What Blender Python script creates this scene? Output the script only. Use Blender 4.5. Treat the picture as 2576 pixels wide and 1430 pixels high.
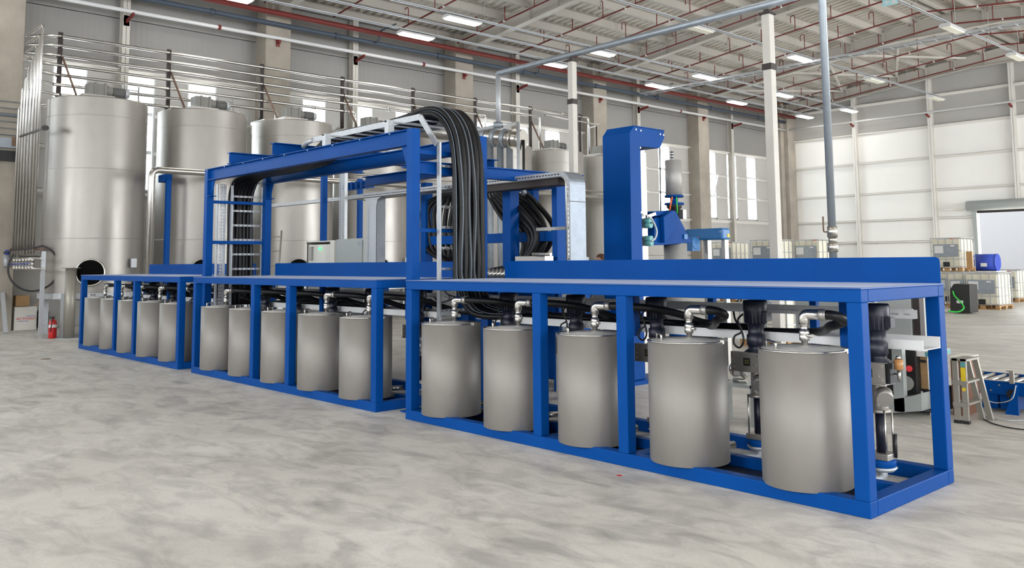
import bpy, math, random
from mathutils import Vector, Matrix
S = bpy.context.scene
for o in list(bpy.data.objects): bpy.data.objects.remove(o)
COL = S.collection
random.seed(7)
PI = math.pi

# ------------------------------------------------------------------ camera, world, exposure
cd = bpy.data.cameras.new('camera'); cam = bpy.data.objects.new('camera', cd); COL.objects.link(cam)
cd.sensor_width = 36; cd.lens = 2190.607/2576*36; cd.shift_y = (451.638-715)/2576
cd.clip_start = 0.05; cd.clip_end = 400
rows = [(0.675242,0.075348,0.733738),(0.737549,-0.057749,-0.672819),(-0.008323,0.995484,-0.094567)]
cam.matrix_world = Matrix(((*rows[0], 0), (*rows[1], 0), (*rows[2], 1.6), (0, 0, 0, 1)))
S.camera = cam
S.view_settings.view_transform = 'Standard'; S.view_settings.look = 'None'
S.view_settings.gamma = 1; S.view_settings.use_curve_mapping = False
S.view_settings.exposure = 0.56
W = bpy.data.worlds.new('overcast_sky'); S.world = W; W.use_nodes = True
bg = W.node_tree.nodes['Background']; bg.inputs[0].default_value = (0.93, 0.965, 1.0, 1); bg.inputs[1].default_value = 10.0
LAMP = 16.0

def portal(name, loc, rot, sx, sy):
    l = bpy.data.lights.new(name, 'AREA'); l.shape = 'RECTANGLE'; l.size = sx; l.size_y = sy
    l.cycles.is_portal = True
    o = bpy.data.objects.new(name, l); COL.objects.link(o); o.location = loc; o.rotation_euler = rot
    return o
XW = -25.2          # inner face of the long window wall
YE = 43.3           # inner face of the end wall
XR, YB = 11.6, -9.0  # walls behind and beside the camera
for b in range(5):
    portal('daylight_portal', (XW-0.35, 8.75+7.45*b, 5.35), (0, -PI/2, 0), 3.5, 5.2)
# ------------------------------------------------------------------ materials
MATS = {}
def mat(name, col, rough=0.5, metal=0.0, var=0.0, vscale=4.0, bump=0.0, bscale=40.0, emit=None, estr=0.0, spec=None, coat=0.0, stretch=None, rvar=0.0, col2=None):
    m = bpy.data.materials.new(name); m.use_nodes = True; nt = m.node_tree; N = nt.nodes; L = nt.links
    p = N['Principled BSDF']
    p.inputs['Base Color'].default_value = (*col, 1); p.inputs['Roughness'].default_value = rough
    p.inputs['Metallic'].default_value = metal
    if spec is not None: p.inputs['Specular IOR Level'].default_value = spec
    if coat: p.inputs['Coat Weight'].default_value = coat; p.inputs['Coat Roughness'].default_value = 0.12
    if emit: p.inputs['Emission Color'].default_value = (*emit, 1); p.inputs['Emission Strength'].default_value = estr
    if var or bump or rvar:
        tc = N.new('ShaderNodeTexCoord'); mp = N.new('ShaderNodeMapping'); L.new(tc.outputs['Object'], mp.inputs['Vector'])
        if stretch: mp.inputs['Scale'].default_value = stretch
        n = N.new('ShaderNodeTexNoise'); n.inputs['Scale'].default_value = vscale; n.inputs['Detail'].default_value = 6; n.inputs['Roughness'].default_value = 0.6
        L.new(mp.outputs[0], n.inputs['Vector'])
        if var:
            r = N.new('ShaderNodeValToRGB'); r.color_ramp.elements[0].position = 0.3; r.color_ramp.elements[1].position = 0.7
            c2 = col2 or tuple(c*(1-var) for c in col)
            r.color_ramp.elements[0].color = (*c2, 1); r.color_ramp.elements[1].color = (*[min(1, c*(1+var*0.5)) for c in col], 1)
            L.new(n.outputs['Fac'], r.inputs[0]); L.new(r.outputs[0], p.inputs['Base Color'])
        if rvar:
            mr = N.new('ShaderNodeMapRange'); mr.inputs['From Min'].default_value = 0.3; mr.inputs['From Max'].default_value = 0.7
            mr.inputs['To Min'].default_value = rough-rvar; mr.inputs['To Max'].default_value = rough+rvar
            L.new(n.outputs['Fac'], mr.inputs[0]); L.new(mr.outputs[0], p.inputs['Roughness'])
        if bump:
            n2 = N.new('ShaderNodeTexNoise'); n2.inputs['Scale'].default_value = bscale; n2.inputs['Detail'].default_value = 4
            L.new(mp.outputs[0], n2.inputs['Vector'])
            b = N.new('ShaderNodeBump'); b.inputs['Strength'].default_value = bump; b.inputs['Distance'].default_value = 0.01
            L.new(n2.outputs['Fac'], b.inputs['Height']); L.new(b.outputs[0], p.inputs['Normal'])
    MATS[name] = m
    return m
BLUE = mat('blue_paint', (0.001, 0.062, 0.285), 0.45, 0, 0.10, 1.5, 0.05, 60, spec=0.08)
LBLUE = mat('light_blue_paint', (0.02, 0.16, 0.42), 0.4)
BLUETOP = mat('glossy_blue_top', (0.006, 0.07, 0.28), 0.45, 0, 0.05, 1.5, spec=0.5)
BLUETOP.node_tree.nodes['Principled BSDF'].inputs['Sheen Weight'].default_value = 0.2
BLUETOP.node_tree.nodes['Principled BSDF'].inputs['Sheen Roughness'].default_value = 0.25
NAVY = mat('navy_motor_paint', (0.006, 0.008, 0.020), 0.4)
ZINC = mat('lightened_zinc_sheet', (0.74, 0.74, 0.73), 0.5, 0.0)  # paler than the other galvanised steel: front light put into the colour
LIDM = mat('lightened_lid_steel', (0.60, 0.58, 0.55), 0.4, 0.35, 0.06, 5)  # ceiling reflection on the lids put in as a lighter steel colour
NUM = mat('label_number_print', (0.30, 0.26, 0.05), 0.5)
STEEL = mat('drum_steel', (0.265, 0.247, 0.228), 0.52, 0.35, 0.12, 2.2, 0.04, 90, stretch=(1, 1, 0.5), rvar=0.05)
TANK = mat('tank_steel', (0.37, 0.348, 0.32), 0.42, 0.62, 0.16, 1.3, 0.10, 5, stretch=(1, 1, 0.45), rvar=0.08)
PIPE = mat('polished_pipe_steel', (0.52, 0.50, 0.47), 0.28, 0.95)
BRIGHT = mat('fitting_steel', (0.62, 0.60, 0.56), 0.28, 1.0)
PLATE = mat('bracket_plate_steel', (0.42, 0.40, 0.37), 0.42, 0.8)
GALV = mat('galvanised_steel', (0.50, 0.52, 0.54), 0.50, 0.45, 0.14, 25, rvar=0.06)
COVER = mat('tray_cover_sheet', (0.24, 0.27, 0.31), 0.45, 0.6, 0.12, 12)
VOID = mat('tank_inside_shade', (0.006, 0.006, 0.006), 1.0, spec=0.0)
DGALV = mat('dull_galvanised_pipe', (0.34, 0.38, 0.42), 0.45, 0.6, 0.1, 8)
RUB = mat('black_hose_rubber', (0.008, 0.008, 0.009), 0.42, 0, 0, 1, 0.15, 30, spec=0.3)
RUB2 = mat('black_cable_jacket', (0.015, 0.015, 0.015), 0.5)
STRIPE = mat('hose_marking', (0.26, 0.33, 0.42), 0.5)
BLK = mat('black_plastic', (0.015, 0.015, 0.016), 0.45)
DARKST = mat('dark_bracket_steel', (0.045, 0.035, 0.032), 0.6, 0.3)
RUSTY = mat('rusty_brace_steel', (0.19, 0.12, 0.085), 0.7, 0.2, 0.35, 8)
RED = mat('red_sprinkler_paint', (0.17, 0.020, 0.016), 0.5)
EXTR = mat('extinguisher_red', (0.55, 0.012, 0.015), 0.3, coat=0.4)
BGREY = mat('blue_grey_pipe_paint', (0.055, 0.075, 0.105), 0.55)
CREAM = mat('cream_steel_paint', (0.56, 0.53, 0.48), 0.5, 0, 0.08, 2)
WPIPE = mat('white_pipe_paint', (0.66, 0.66, 0.66), 0.4)
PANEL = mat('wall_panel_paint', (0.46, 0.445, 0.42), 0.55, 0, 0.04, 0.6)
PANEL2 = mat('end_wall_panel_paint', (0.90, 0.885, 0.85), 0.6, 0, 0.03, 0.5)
GIRT = mat('girt_paint', (0.74, 0.71, 0.66), 0.5)
ROOF = mat('roof_sheet_paint', (0.60, 0.56, 0.50), 0.5, 0, 0.05, 1.0)
PURL = mat('purlin_paint', (0.44, 0.41, 0.365), 0.5)
RAFT = mat('rafter_paint', (0.50, 0.47, 0.42), 0.5)
CONC = mat('column_concrete', (0.36, 0.32, 0.27), 0.85, 0, 0.2, 1.2, 0.15, 12)
FRAME = mat('window_frame_paint', (0.70, 0.71, 0.72), 0.4)
GREYP = mat('cabinet_grey_paint', (0.36, 0.385, 0.37), 0.45)
WHITEP = mat('off_white_paint', (0.72, 0.70, 0.64), 0.5)
HDPE = mat('ibc_bottle_plastic', (0.78, 0.74, 0.60), 0.45)
WOOD = mat('pallet_wood', (0.48, 0.28, 0.12), 0.75, 0, 0.3, 6, stretch=(1, 6, 6))
CARD = mat('cardboard', (0.42, 0.26, 0.12), 0.8, 0, 0.12, 5)
DIALC = mat('sight_glass_amber', (0.45, 0.22, 0.08), 0.15)
GREEN = mat('green_cable', (0.03, 0.55, 0.06), 0.5)
YEL = mat('yellow_label', (0.75, 0.55, 0.02), 0.5)
ORANGE = mat('orange_paint', (0.75, 0.13, 0.02), 0.5)
TEAL = mat('teal_coupling', (0.10, 0.33, 0.33), 0.45)
GEARG = mat('gearbox_grey_paint', (0.20, 0.195, 0.175), 0.5)
MOTG = mat('motor_grey_paint', (0.11, 0.11, 0.105), 0.5)
CYLM = mat('bead_blasted_steel', (0.44, 0.43, 0.41), 0.5, 0.4, 0.08, 6)
COPPER = mat('copper_coil', (0.65, 0.28, 0.16), 0.4, 0.4)
SKIN = mat('skin', (0.52, 0.27, 0.18), 0.55)
HAIR = mat('brown_hair', (0.10, 0.045, 0.02), 0.7)
SHIRT = mat('grey_work_jacket', (0.12, 0.13, 0.15), 0.8)
JEANS = mat('navy_trousers', (0.02, 0.03, 0.07), 0.85)
WHITE = mat('white_print', (0.75, 0.75, 0.75), 0.6)
INK = mat('dark_print', (0.02, 0.02, 0.03), 0.6)
REDP = mat('red_print', (0.65, 0.02, 0.03), 0.6)
BLUEP = mat('blue_print', (0.03, 0.07, 0.45), 0.6)
ALU = mat('step_aluminium', (0.33, 0.31, 0.27), 0.45, 0.5)
LAMPM = mat('lit_diffuser', (0.9, 0.9, 0.9), 0.5, emit=(1.0, 0.97, 0.90), estr=LAMP)
DEADM = mat('unlit_diffuser', (0.82, 0.80, 0.68), 0.5)
LEDG = mat('green_indicator', (0.02, 0.6, 0.2), 0.4, emit=(0.05, 1.0, 0.35), estr=1.2)
EXITM = mat('exit_sign_face', (0.25, 0.45, 0.48), 0.4, emit=(0.3, 0.55, 0.6), estr=0.25)

def glass_mat():
    m = bpy.data.materials.new('window_glass'); m.use_nodes = True; nt = m.node_tree; N = nt.nodes; L = nt.links
    N.remove(N['Principled BSDF']); out = N['Material Output']
    t = N.new('ShaderNodeBsdfTransparent'); t.inputs[0].default_value = (0.93, 0.96, 0.97, 1)
    g = N.new('ShaderNodeBsdfGlossy'); g.inputs['Roughness'].default_value = 0.02
    lw = N.new('ShaderNodeLayerWeight'); lw.inputs[0].default_value = 0.5
    f = N.new('ShaderNodeMath'); f.operation = 'POWER'; f.inputs[1].default_value = 4.0; L.new(lw.outputs['Facing'], f.inputs[0])
    mx = N.new('ShaderNodeMixShader'); L.new(f.outputs[0], mx.inputs[0]); L.new(t.outputs[0], mx.inputs[1]); L.new(g.outputs[0], mx.inputs[2])
    L.new(mx.outputs[0], out.inputs[0]); return m
GLASS = glass_mat()

def floor_mat():
    m = bpy.data.materials.new('power_floated_concrete'); m.use_nodes = True; nt = m.node_tree; N = nt.nodes; L = nt.links
    p = N['Principled BSDF']; tc = N.new('ShaderNodeTexCoord')
    def noise(scale, det, st, dist=0.0):
        mp = N.new('ShaderNodeMapping'); mp.inputs['Scale'].default_value = st; L.new(tc.outputs['Object'], mp.inputs['Vector'])
        n = N.new('ShaderNodeTexNoise'); n.inputs['Scale'].default_value = scale; n.inputs['Detail'].default_value = det
        n.inputs['Roughness'].default_value = 0.62; n.inputs['Distortion'].default_value = dist
        L.new(mp.outputs[0], n.inputs['Vector']); return n
    def ramp(src, a, ca, b, cb):
        r = N.new('ShaderNodeValToRGB'); e = r.color_ramp.elements; e[0].position = a; e[1].position = b
        e[0].color = (*ca, 1); e[1].color = (*cb, 1); L.new(src, r.inputs[0]); return r
    def mul(a, b, f):
        x = N.new('ShaderNodeMixRGB'); x.blend_type = 'MULTIPLY'; x.inputs[0].default_value = f
        L.new(a, x.inputs[1]); L.new(b, x.inputs[2]); return x
    n1 = noise(0.55, 9, (1, 1, 1), 0.6); n2 = noise(2.6, 10, (1, 1.6, 1), 1.2); n3 = noise(55, 3, (1, 1, 1)); n4 = noise(1.3, 8, (1.0, 2.4, 1), 0.8)
    r1 = ramp(n1.outputs[0], 0.32, (0.57, 0.54, 0.49), 0.68, (0.74, 0.71, 0.655))
    r2 = ramp(n2.outputs[0], 0.32, (0.66, 0.66, 0.66), 0.56, (1, 1, 1))
    r4 = ramp(n4.outputs[0], 0.36, (0.70, 0.70, 0.71), 0.50, (1, 1, 1))
    r3_ = ramp(n3.outputs[0], 0.3, (0.86, 0.86, 0.86), 0.6, (1, 1, 1))
    a = mul(r1.outputs[0], r2.outputs[0], 0.75); b = mul(a.outputs[0], r4.outputs[0], 0.8); c = mul(b.outputs[0], r3_.outputs[0], 0.7)
    L.new(c.outputs[0], p.inputs['Base Color'])
    mr = N.new('ShaderNodeMapRange'); mr.inputs['From Min'].default_value = 0.3; mr.inputs['From Max'].default_value = 0.7
    mr.inputs['To Min'].default_value = 0.38; mr.inputs['To Max'].default_value = 0.62
    L.new(n2.outputs[0], mr.inputs[0]); L.new(mr.outputs[0], p.inputs['Roughness'])
    bp = N.new('ShaderNodeBump'); bp.inputs['Strength'].default_value = 0.08; bp.inputs['Distance'].default_value = 0.01
    L.new(n3.outputs[0], bp.inputs['Height']); L.new(bp.outputs[0], p.inputs['Normal'])
    return m
FLOOR = floor_mat()

def rib_mat(name, col, axis, pitch, strength):
    m = mat(name, col, 0.5, 0, 0.04, 0.6); nt = m.node_tree; N = nt.nodes; L = nt.links
    tc = N.new('ShaderNodeTexCoord'); w = N.new('ShaderNodeTexWave'); w.bands_direction = axis; w.wave_profile = 'SIN'
    w.inputs['Scale'].default_value = 1.0/pitch/3.1416*PI/2/PI*2
    L.new(tc.outputs['Object'], w.inputs['Vector'])
    b = N.new('ShaderNodeBump'); b.inputs['Strength'].default_value = strength; b.inputs['Distance'].default_value = 0.01
    L.new(w.outputs['Fac'], b.inputs['Height']); L.new(b.outputs[0], N['Principled BSDF'].inputs['Normal'])
    return m
RIBP = rib_mat('shaded_ribbed_panel', (0.26, 0.252, 0.24), 'Y', 0.16, 0.35)  # shade on the upper wall painted in as a darker panel colour

# ------------------------------------------------------------------ mesh helpers
def V(*a): return Vector(a)
class MB:
    def __init__(s): s.v = []; s.f = []; s.sm = []
    def quad(s, a, b, c, d, sm=False):
        i = len(s.v); s.v += [tuple(a), tuple(b), tuple(c), tuple(d)]; s.f.append((i, i+1, i+2, i+3)); s.sm.append(sm); return s
    def box(s, x0, x1, y0, y1, z0, z1):
        if x0 > x1: x0, x1 = x1, x0
        if y0 > y1: y0, y1 = y1, y0
        if z0 > z1: z0, z1 = z1, z0
        i = len(s.v)
        s.v += [(x0, y0, z0), (x1, y0, z0), (x1, y1, z0), (x0, y1, z0), (x0, y0, z1), (x1, y0, z1), (x1, y1, z1), (x0, y1, z1)]
        s.f += [(i, i+3, i+2, i+1), (i+4, i+5, i+6, i+7), (i, i+1, i+5, i+4), (i+1, i+2, i+6, i+5), (i+2, i+3, i+7, i+6), (i+3, i, i+4, i+7)]
        s.sm += [False]*6; return s
    def bar(s, a, b, w, h, up=(0, 0, 1)):
        """rectangular bar from a to b, w across, h along up"""
        a = Vector(a); b = Vector(b); d = (b-a).normalized(); u = Vector(up); sd = d.cross(u)
        if sd.length < 1e-4: u = Vector((1, 0, 0)); sd = d.cross(u)
        sd.normalize(); u = sd.cross(d).normalized(); i = len(s.v)
        for p in (a, b):
            for q in ((-1, -1), (1, -1), (1, 1), (-1, 1)): s.v.append(tuple(p+sd*q[0]*w/2+u*q[1]*h/2))
        s.f += [(i, i+1, i+2, i+3), (i+7, i+6, i+5, i+4)]
        for k in range(4): s.f.append((i+k, i+4+k, i+4+(k+1) % 4, i+(k+1) % 4))
        s.sm += [False]*6; return s
    def ring(s, c, ax, r, n, ref=None):
        ax = Vector(ax).normalized(); ref = ref or (Vector((0, 0, 1)) if abs(ax.z) < 0.9 else Vector((1, 0, 0)))
        a = ax.cross(ref).normalized(); b = ax.cross(a).normalized(); i = len(s.v)
        for k in range(n):
            t = 2*PI*k/n; s.v.append(tuple(Vector(c)+a*math.cos(t)*r+b*math.sin(t)*r))
        return i
    def cyl(s, p0, p1, r0, r1=None, n=16, cap=True):
        r1 = r0 if r1 is None else r1; p0 = Vector(p0); p1 = Vector(p1); ax = p1-p0
        i = s.ring(p0, ax, r0, n); j = s.ring(p1, ax, r1, n)
        for k in range(n): s.f.append((i+k, j+k, j+(k+1) % n, i+(k+1) % n)); s.sm.append(True)
        if cap:
            s.f.append(tuple(i+k for k in range(n))); s.f.append(tuple(j+n-1-k for k in range(n))); s.sm += [False, False]
        return s
    def tube(s, pts, r, n=8, cap=True):
        P = [Vector(p) for p in pts]; R = r if isinstance(r, (list, tuple)) else [r]*len(P)
        a = None; prev = None
        for q in range(len(P)):
            d = (P[min(q+1, len(P)-1)]-P[max(q-1, 0)]).normalized()
            if a is None:
                ref = Vector((0, 0, 1)) if abs(d.z) < 0.9 else Vector((1, 0, 0)); a = d.cross(ref).normalized()
            else:
                a = (a-d*a.dot(d)); a = a.normalized() if a.length > 1e-5 else d.orthogonal().normalized()
            b = d.cross(a).normalized(); i = len(s.v)
            for k in range(n):
                t = 2*PI*k/n; s.v.append(tuple(P[q]+a*math.cos(t)*R[q]+b*math.sin(t)*R[q]))
            if prev is not None:
                for k in range(n): s.f.append((prev+k, prev+(k+1) % n, i+(k+1) % n, i+k)); s.sm.append(True)
            elif cap: s.f.append(tuple(i+n-1-k for k in range(n))); s.sm.append(False)
            prev = i
        if cap: s.f.append(tuple(prev+k for k in range(n))); s.sm.append(False)
        return s
    def lathe(s, prof, c=(0, 0), n=32, smooth=True):
        """prof: list of (r, z), bottom to top, round a vertical axis"""
        prev = None
        for (r, z) in prof:
            i = len(s.v)
            if r < 1e-5: s.v.append((c[0], c[1], z)); cur = ('p', i)
            else:
                for k in range(n): t = 2*PI*k/n; s.v.append((c[0]+r*math.cos(t), c[1]+r*math.sin(t), z))
                cur = ('r', i)
            if prev:
                for k in range(n):
                    k2 = (k+1) % n
                    if prev[0] == 'r' and cur[0] == 'r': s.f.append((prev[1]+k, prev[1]+k2, cur[1]+k2, cur[1]+k))
                    elif prev[0] == 'p' and cur[0] == 'r': s.f.append((prev[1], cur[1]+k2, cur[1]+k))
                    elif prev[0] == 'r': s.f.append((prev[1]+k, prev[1]+k2, cur[1]))
                    else: continue
                    s.sm.append(smooth)
            prev = cur
        return s
    def prism(s, poly, axis, a, b):
        """poly in the two other coordinates; axis 0: (y,z), 1: (x,z), 2: (x,y)"""
        def P(p, t): return (t, p[0], p[1]) if axis == 0 else ((p[0], t, p[1]) if axis == 1 else (p[0], p[1], t))
        n = len(poly); i = len(s.v); s.v += [P(p, a) for p in poly]+[P(p, b) for p in poly]
        s.f.append(tuple(range(i, i+n))); s.f.append(tuple(range(i+2*n-1, i+n-1, -1))); s.sm += [False, False]
        for k in range(n): s.f.append((i+k, i+n+k, i+n+(k+1) % n, i+(k+1) % n)); s.sm.append(False)
        return s
    def slotted(s, o, d, L, u, h, pitch=0.08, sl=0.045, sh=0.012):
        """thin sheet from o along d (length L), height u*h, with a row of real slots"""
        o = Vector(o); d = Vector(d).normalized(); u = Vector(u).normalized(); m0 = h/2-sh/2; m1 = h/2+sh/2
        def q(a0, a1, b0, b1): s.quad(o+d*a0+u*b0, o+d*a1+u*b0, o+d*a1+u*b1, o+d*a0+u*b1)
        q(0, L, 0, m0); q(0, L, m1, h); k = int(L/pitch); x = 0
        for j in range(k):
            c = (j+0.5)*L/k; q(x, c-sl/2, m0, m1); x = c+sl/2
        q(x, L, m0, m1); return s
    def build(s, name, m, parent=None, bevel=0.0, base=None):
        off = Vector((0, 0, 0))
        if parent is not None: off = wloc(parent)
        elif base is not None: off = Vector(base)
        else:
            xs = [v[0] for v in s.v]; ys = [v[1] for v in s.v]; zs = [v[2] for v in s.v]
            off = Vector(((min(xs)+max(xs))/2, (min(ys)+max(ys))/2, min(zs)))
        me = bpy.data.meshes.new(name); me.from_pydata([(v[0]-off.x, v[1]-off.y, v[2]-off.z) for v in s.v], [], s.f)
        me.polygons.foreach_set('use_smooth', s.sm); me.materials.append(m); me.update()
        import bmesh
        b = bmesh.new(); b.from_mesh(me); bmesh.ops.recalc_face_normals(b, faces=b.faces); b.to_mesh(me); b.free()
        o = bpy.data.objects.new(name, me); COL.objects.link(o)
        if parent is not None: o.parent = parent
        else: o.location = off
        if bevel:
            bv = o.modifiers.new('edge', 'BEVEL'); bv.width = bevel; bv.segments = 2; bv.limit_method = 'ANGLE'; bv.harden_normals = False
        return o
def wloc(o):
    l = Vector(o.location)
    while o.parent is not None: o = o.parent; l = l+Vector(o.location)
    return l
def tag(o, label=None, cat=None, group=None, kind=None):
    if label: o['label'] = label
    if cat: o['category'] = cat
    if group: o['group'] = group
    if kind: o['kind'] = kind
    return o
def thing(name, loc, label, cat, group=None):
    o = bpy.data.objects.new(name, None); COL.objects.link(o); o.location = loc; o.empty_display_size = 0.1
    return tag(o, label, cat, group)
def struct(name, loc=(0, 0, 0)):
    o = bpy.data.objects.new(name, None); COL.objects.link(o); o.location = loc; o['kind'] = 'structure'; return o
def kids(o): return [c for c in bpy.data.objects if c.parent == o]
def copy_tree(o, d, label=None, parent=None, tree=None):
    """copy a thing and its parts; d moves the copy"""
    if tree is None: tree = get_tree(o)
    c = o.copy(); COL.objects.link(c); c.parent = parent
    if parent is None:
        c.location = Vector(o.location)+Vector(d)
        if label: c['label'] = label
    for ch, sub in tree: copy_tree(ch, None, None, c, sub)
    return c
def get_tree(o): return [(c, get_tree(c)) for c in kids(o)]
def catmull(P, n=8):
    P = [Vector(p) for p in P]; Q = [P[0]*2-P[1]]+P+[P[-1]*2-P[-2]]; out = []
    for i in range(1, len(Q)-2):
        for k in range(n):
            t = k/n; a, b, c, d = Q[i-1], Q[i], Q[i+1], Q[i+2]
            out.append(0.5*((2*b)+(c-a)*t+(2*a-5*b+4*c-d)*t*t+(3*b-a-3*c+d)*t**3))
    out.append(P[-1]); return out
def bend(P, r, n=5):
    """polyline with rounded corners"""
    P = [Vector(p) for p in P]; out = [P[0]]
    for i in range(1, len(P)-1):
        a = (P[i-1]-P[i]); b = (P[i+1]-P[i]); rr = min(r, a.length*0.49, b.length*0.49); a.normalize(); b.normalize()
        p0 = P[i]+a*rr; p1 = P[i]+b*rr
        for k in range(n+1):
            t = k/n; out.append(p0*(1-t)**2+P[i]*2*t*(1-t)+p1*t*t)
    out.append(P[-1]); return out
def text_mesh(name, txt, size, loc, rot, m, parent=None, ext=0.001, align='CENTER'):
    cu = bpy.data.curves.new(name+'_curve', 'FONT'); cu.body = txt; cu.size = size; cu.align_x = align; cu.align_y = 'CENTER'; cu.extrude = ext; cu.resolution_u = 3
    t = bpy.data.objects.new(name+'_tmp', cu); COL.objects.link(t)
    bpy.context.view_layer.update()
    me = bpy.data.meshes.new_from_object(t); bpy.data.objects.remove(t); me.materials.clear(); me.materials.append(m)
    o = bpy.data.objects.new(name, me); COL.objects.link(o)
    if parent is not None: o.parent = parent; o.location = Vector(loc)-wloc(parent)
    else: o.location = loc
    o.rotation_euler = rot; return o

# ================================================================== THE HALL
BAY = 7.5; C0 = 5.6                       # far edge of the first concrete column; bays repeat every 7.5 m
colY = [C0+BAY*b for b in range(-2, 6)]
winC = [6.9+7.43*b+1.83*j for b in range(-2, 5) for j in range(3)]
WZ0, WZ1, WH = 3.70, 7.02, 0.45
YA, YZ = YB, YE

f = MB().box(-26.5, 12.5, -10, 43.9, -0.2, 0).build('floor', FLOOR, base=(0, 0, 0)); tag(f, kind='structure')

def ribs(x0, x1, z0, z1, ya, yb, pitch=0.33):
    m = MB(); y = ya; prof = []
    while y < yb:
        prof += [(y, 0), (y+pitch*0.42, 0), (y+pitch*0.52, 0.05), (y+pitch*0.90, 0.05)]; y += pitch
    for a, b in zip(prof, prof[1:]):
        m.quad((x0, a[0], z0+a[1]), (x1, a[0], z1+a[1]), (x1, b[0], z1+b[1]), (x0, b[0], z0+b[1]))
    return m
def zb(x):      # underside of the rafters
    if x > -0.75: return min(9.4+0.105*(x+1.5), 10.40)
    if x > -13: x = -26-x
    return min(9.4+0.105*(x+24.5), 10.40)
def zt(x):      # top of the rafters
    if x > -0.75: return 9.95+0.105*(x+1.5)
    if x > -13: x = -26-x
    return 9.95+0.105*(x+24.5)
cm = MB()
for (xa, xb) in ((-25.6, -13), (-13, -0.75), (-0.75, 11.8)):
    za = zt(xa+1e-4)+0.22; zc = zt(xb-1e-4)+0.22
    r = ribs(xa, xb, za, zc, YB-0.3, YE+0.4)
    i = len(cm.v); cm.v += r.v; cm.f += [tuple(k+i for k in q) for q in r.f]; cm.sm += r.sm
    cm.quad((xa, YB-0.4, za+0.12), (xb, YB-0.4, zc+0.12), (xb, YE+0.5, zc+0.12), (xa, YE+0.5, za+0.12))
ceiling = cm.build('ceiling', ROOF, base=(0, 0, 10)); tag(ceiling, kind='structure')
purX = [-24.9+1.33*k for k in range(9)]
for y in [C0-0.45+BAY*k for k in range(-1, 6)]:
    for (xa, xb) in ((-25.2, -13.0), (-13.0, -0.9)):
        n = 12; xs = [xa+(xb-xa)*k/n for k in range(n+1)]
        bot = [(x, zb(x)) for x in xs]; top = [(x, zt(x if x != -0.9 else -0.9)) for x in reversed(xs)]
        m = MB(); m.prism(bot+top, 1, y-0.008, y+0.008)
        for a, b in zip(xs, xs[1:]):
            m.prism([(a, zb(a)), (b, zb(b)), (b, zb(b)+0.022), (a, zb(a)+0.022)], 1, y-0.13, y+0.13)
            m.prism([(a, zt(a)-0.022), (b, zt(b)-0.022), (b, zt(b)), (a, zt(a))], 1, y-0.11, y+0.11)
        for x in purX:
            x = x if xa < -13.5 else -26-x
            if xa < x < xb: m.box(x-0.008, x+0.008, y-0.1, y+0.1, zb(x), zt(x))
        m.build('rafter', RAFT, ceiling)
def purlin(x, ya, yb):
    z = zt(x); m = MB(); m.box(x-0.006, x+0.006, ya, yb, z-0.08, z+0.2); m.box(x-0.13, x, ya, yb, z-0.08, z-0.072); m.box(x, x+0.11, ya, yb, z+0.19, z+0.198)
    m.box(x-0.13, x-0.124, ya, yb, z-0.08, z-0.04)
    return m.build('purlin', PURL, ceiling)
for x in purX+[-26-x for x in reversed(purX)]: purlin(x, YB, YE)
for x in (-13.2, -12.8): purlin(x, YB, YE)
for x in [0.6+1.4*k for k in range(8)]: purlin(x, YB, YE)
for (a, b) in (((-21.0, 35.3), (-18.2, 42.3)), ((-18.2, 35.3), (-21.0, 42.3)), ((-18.2, 35.3), (-15.0, 42.3)), ((-15.0, 35.3), (-18.2, 42.3)), ((-24.4, 35.3), (-21.0, 42.3)), ((-21.0, 35.3), (-24.4, 42.3))):
    MB().bar((a[0], a[1], zt(a[0])-0.12), (b[0], b[1], zt(b[0])-0.12), 0.09, 0.09).build('wind_brace', CREAM, ceiling)

# -------- long window wall on the left
def wall_boxes(m, x0, x1):
    m.box(x0, x1, YA-0.4, YZ+0.5, 0, WZ0); m.box(x0, x1, YA-0.4, YZ+0.5, WZ1, 10.3)
    e = YA-0.4
    for c in winC:
        if c < YA: continue
        m.box(x0, x1, e, c-WH, WZ0, WZ1); e = c+WH
    m.box(x0, x1, e, YZ+0.5, WZ0, WZ1)
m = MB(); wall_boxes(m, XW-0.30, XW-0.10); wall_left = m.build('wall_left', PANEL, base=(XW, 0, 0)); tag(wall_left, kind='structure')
g = 0.012
rowsz = ((0, 1.85), (1.85, 3.64), (7.08, 8.55), (8.55, 10.25))
posts = sorted([c-0.5 for c in colY]+[C0+2.62+BAY*b for b in range(-2, 5)])
edges = [YA]+[p for p in posts if YA < p < YZ]+[YZ]
for a, b in zip(edges, edges[1:]):
    for z0, z1 in rowsz:
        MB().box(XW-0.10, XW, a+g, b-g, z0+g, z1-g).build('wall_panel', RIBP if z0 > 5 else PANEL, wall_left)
ww = [c for c in winC if c > YA]
segs = [(YA, ww[0]-WH)]+[(a+WH, b-WH) for a, b in zip(ww, ww[1:])]+[(ww[-1]+WH, YZ)]
for a, b in segs:
    MB().box(XW-0.10, XW, a, b, 3.64+g, 7.08-g).build('wall_panel', PANEL, wall_left)
def concrete_column(x0, x1, y0, y1, z1, parent):
    m = MB(); c = 0.02
    m.prism([(x0, y0), (x1-c, y0), (x1, y0+c), (x1, y1-c), (x1-c, y1), (x0, y1)], 2, 0, z1); return m.build('concrete_column', CONC, parent)
for c in colY: concrete_column(XW-0.02, -24.55, c-0.85, c, 10.0, wall_left)
def hsec(m, x, y, z0, z1, w=0.16, d=0.24):
    m.box(x, x+0.012, y-w/2, y+w/2, z0, z1); m.box(x+d-0.012, x+d, y-w/2, y+w/2, z0, z1); m.box(x, x+d, y-0.005, y+0.005, z0, z1)
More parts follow.
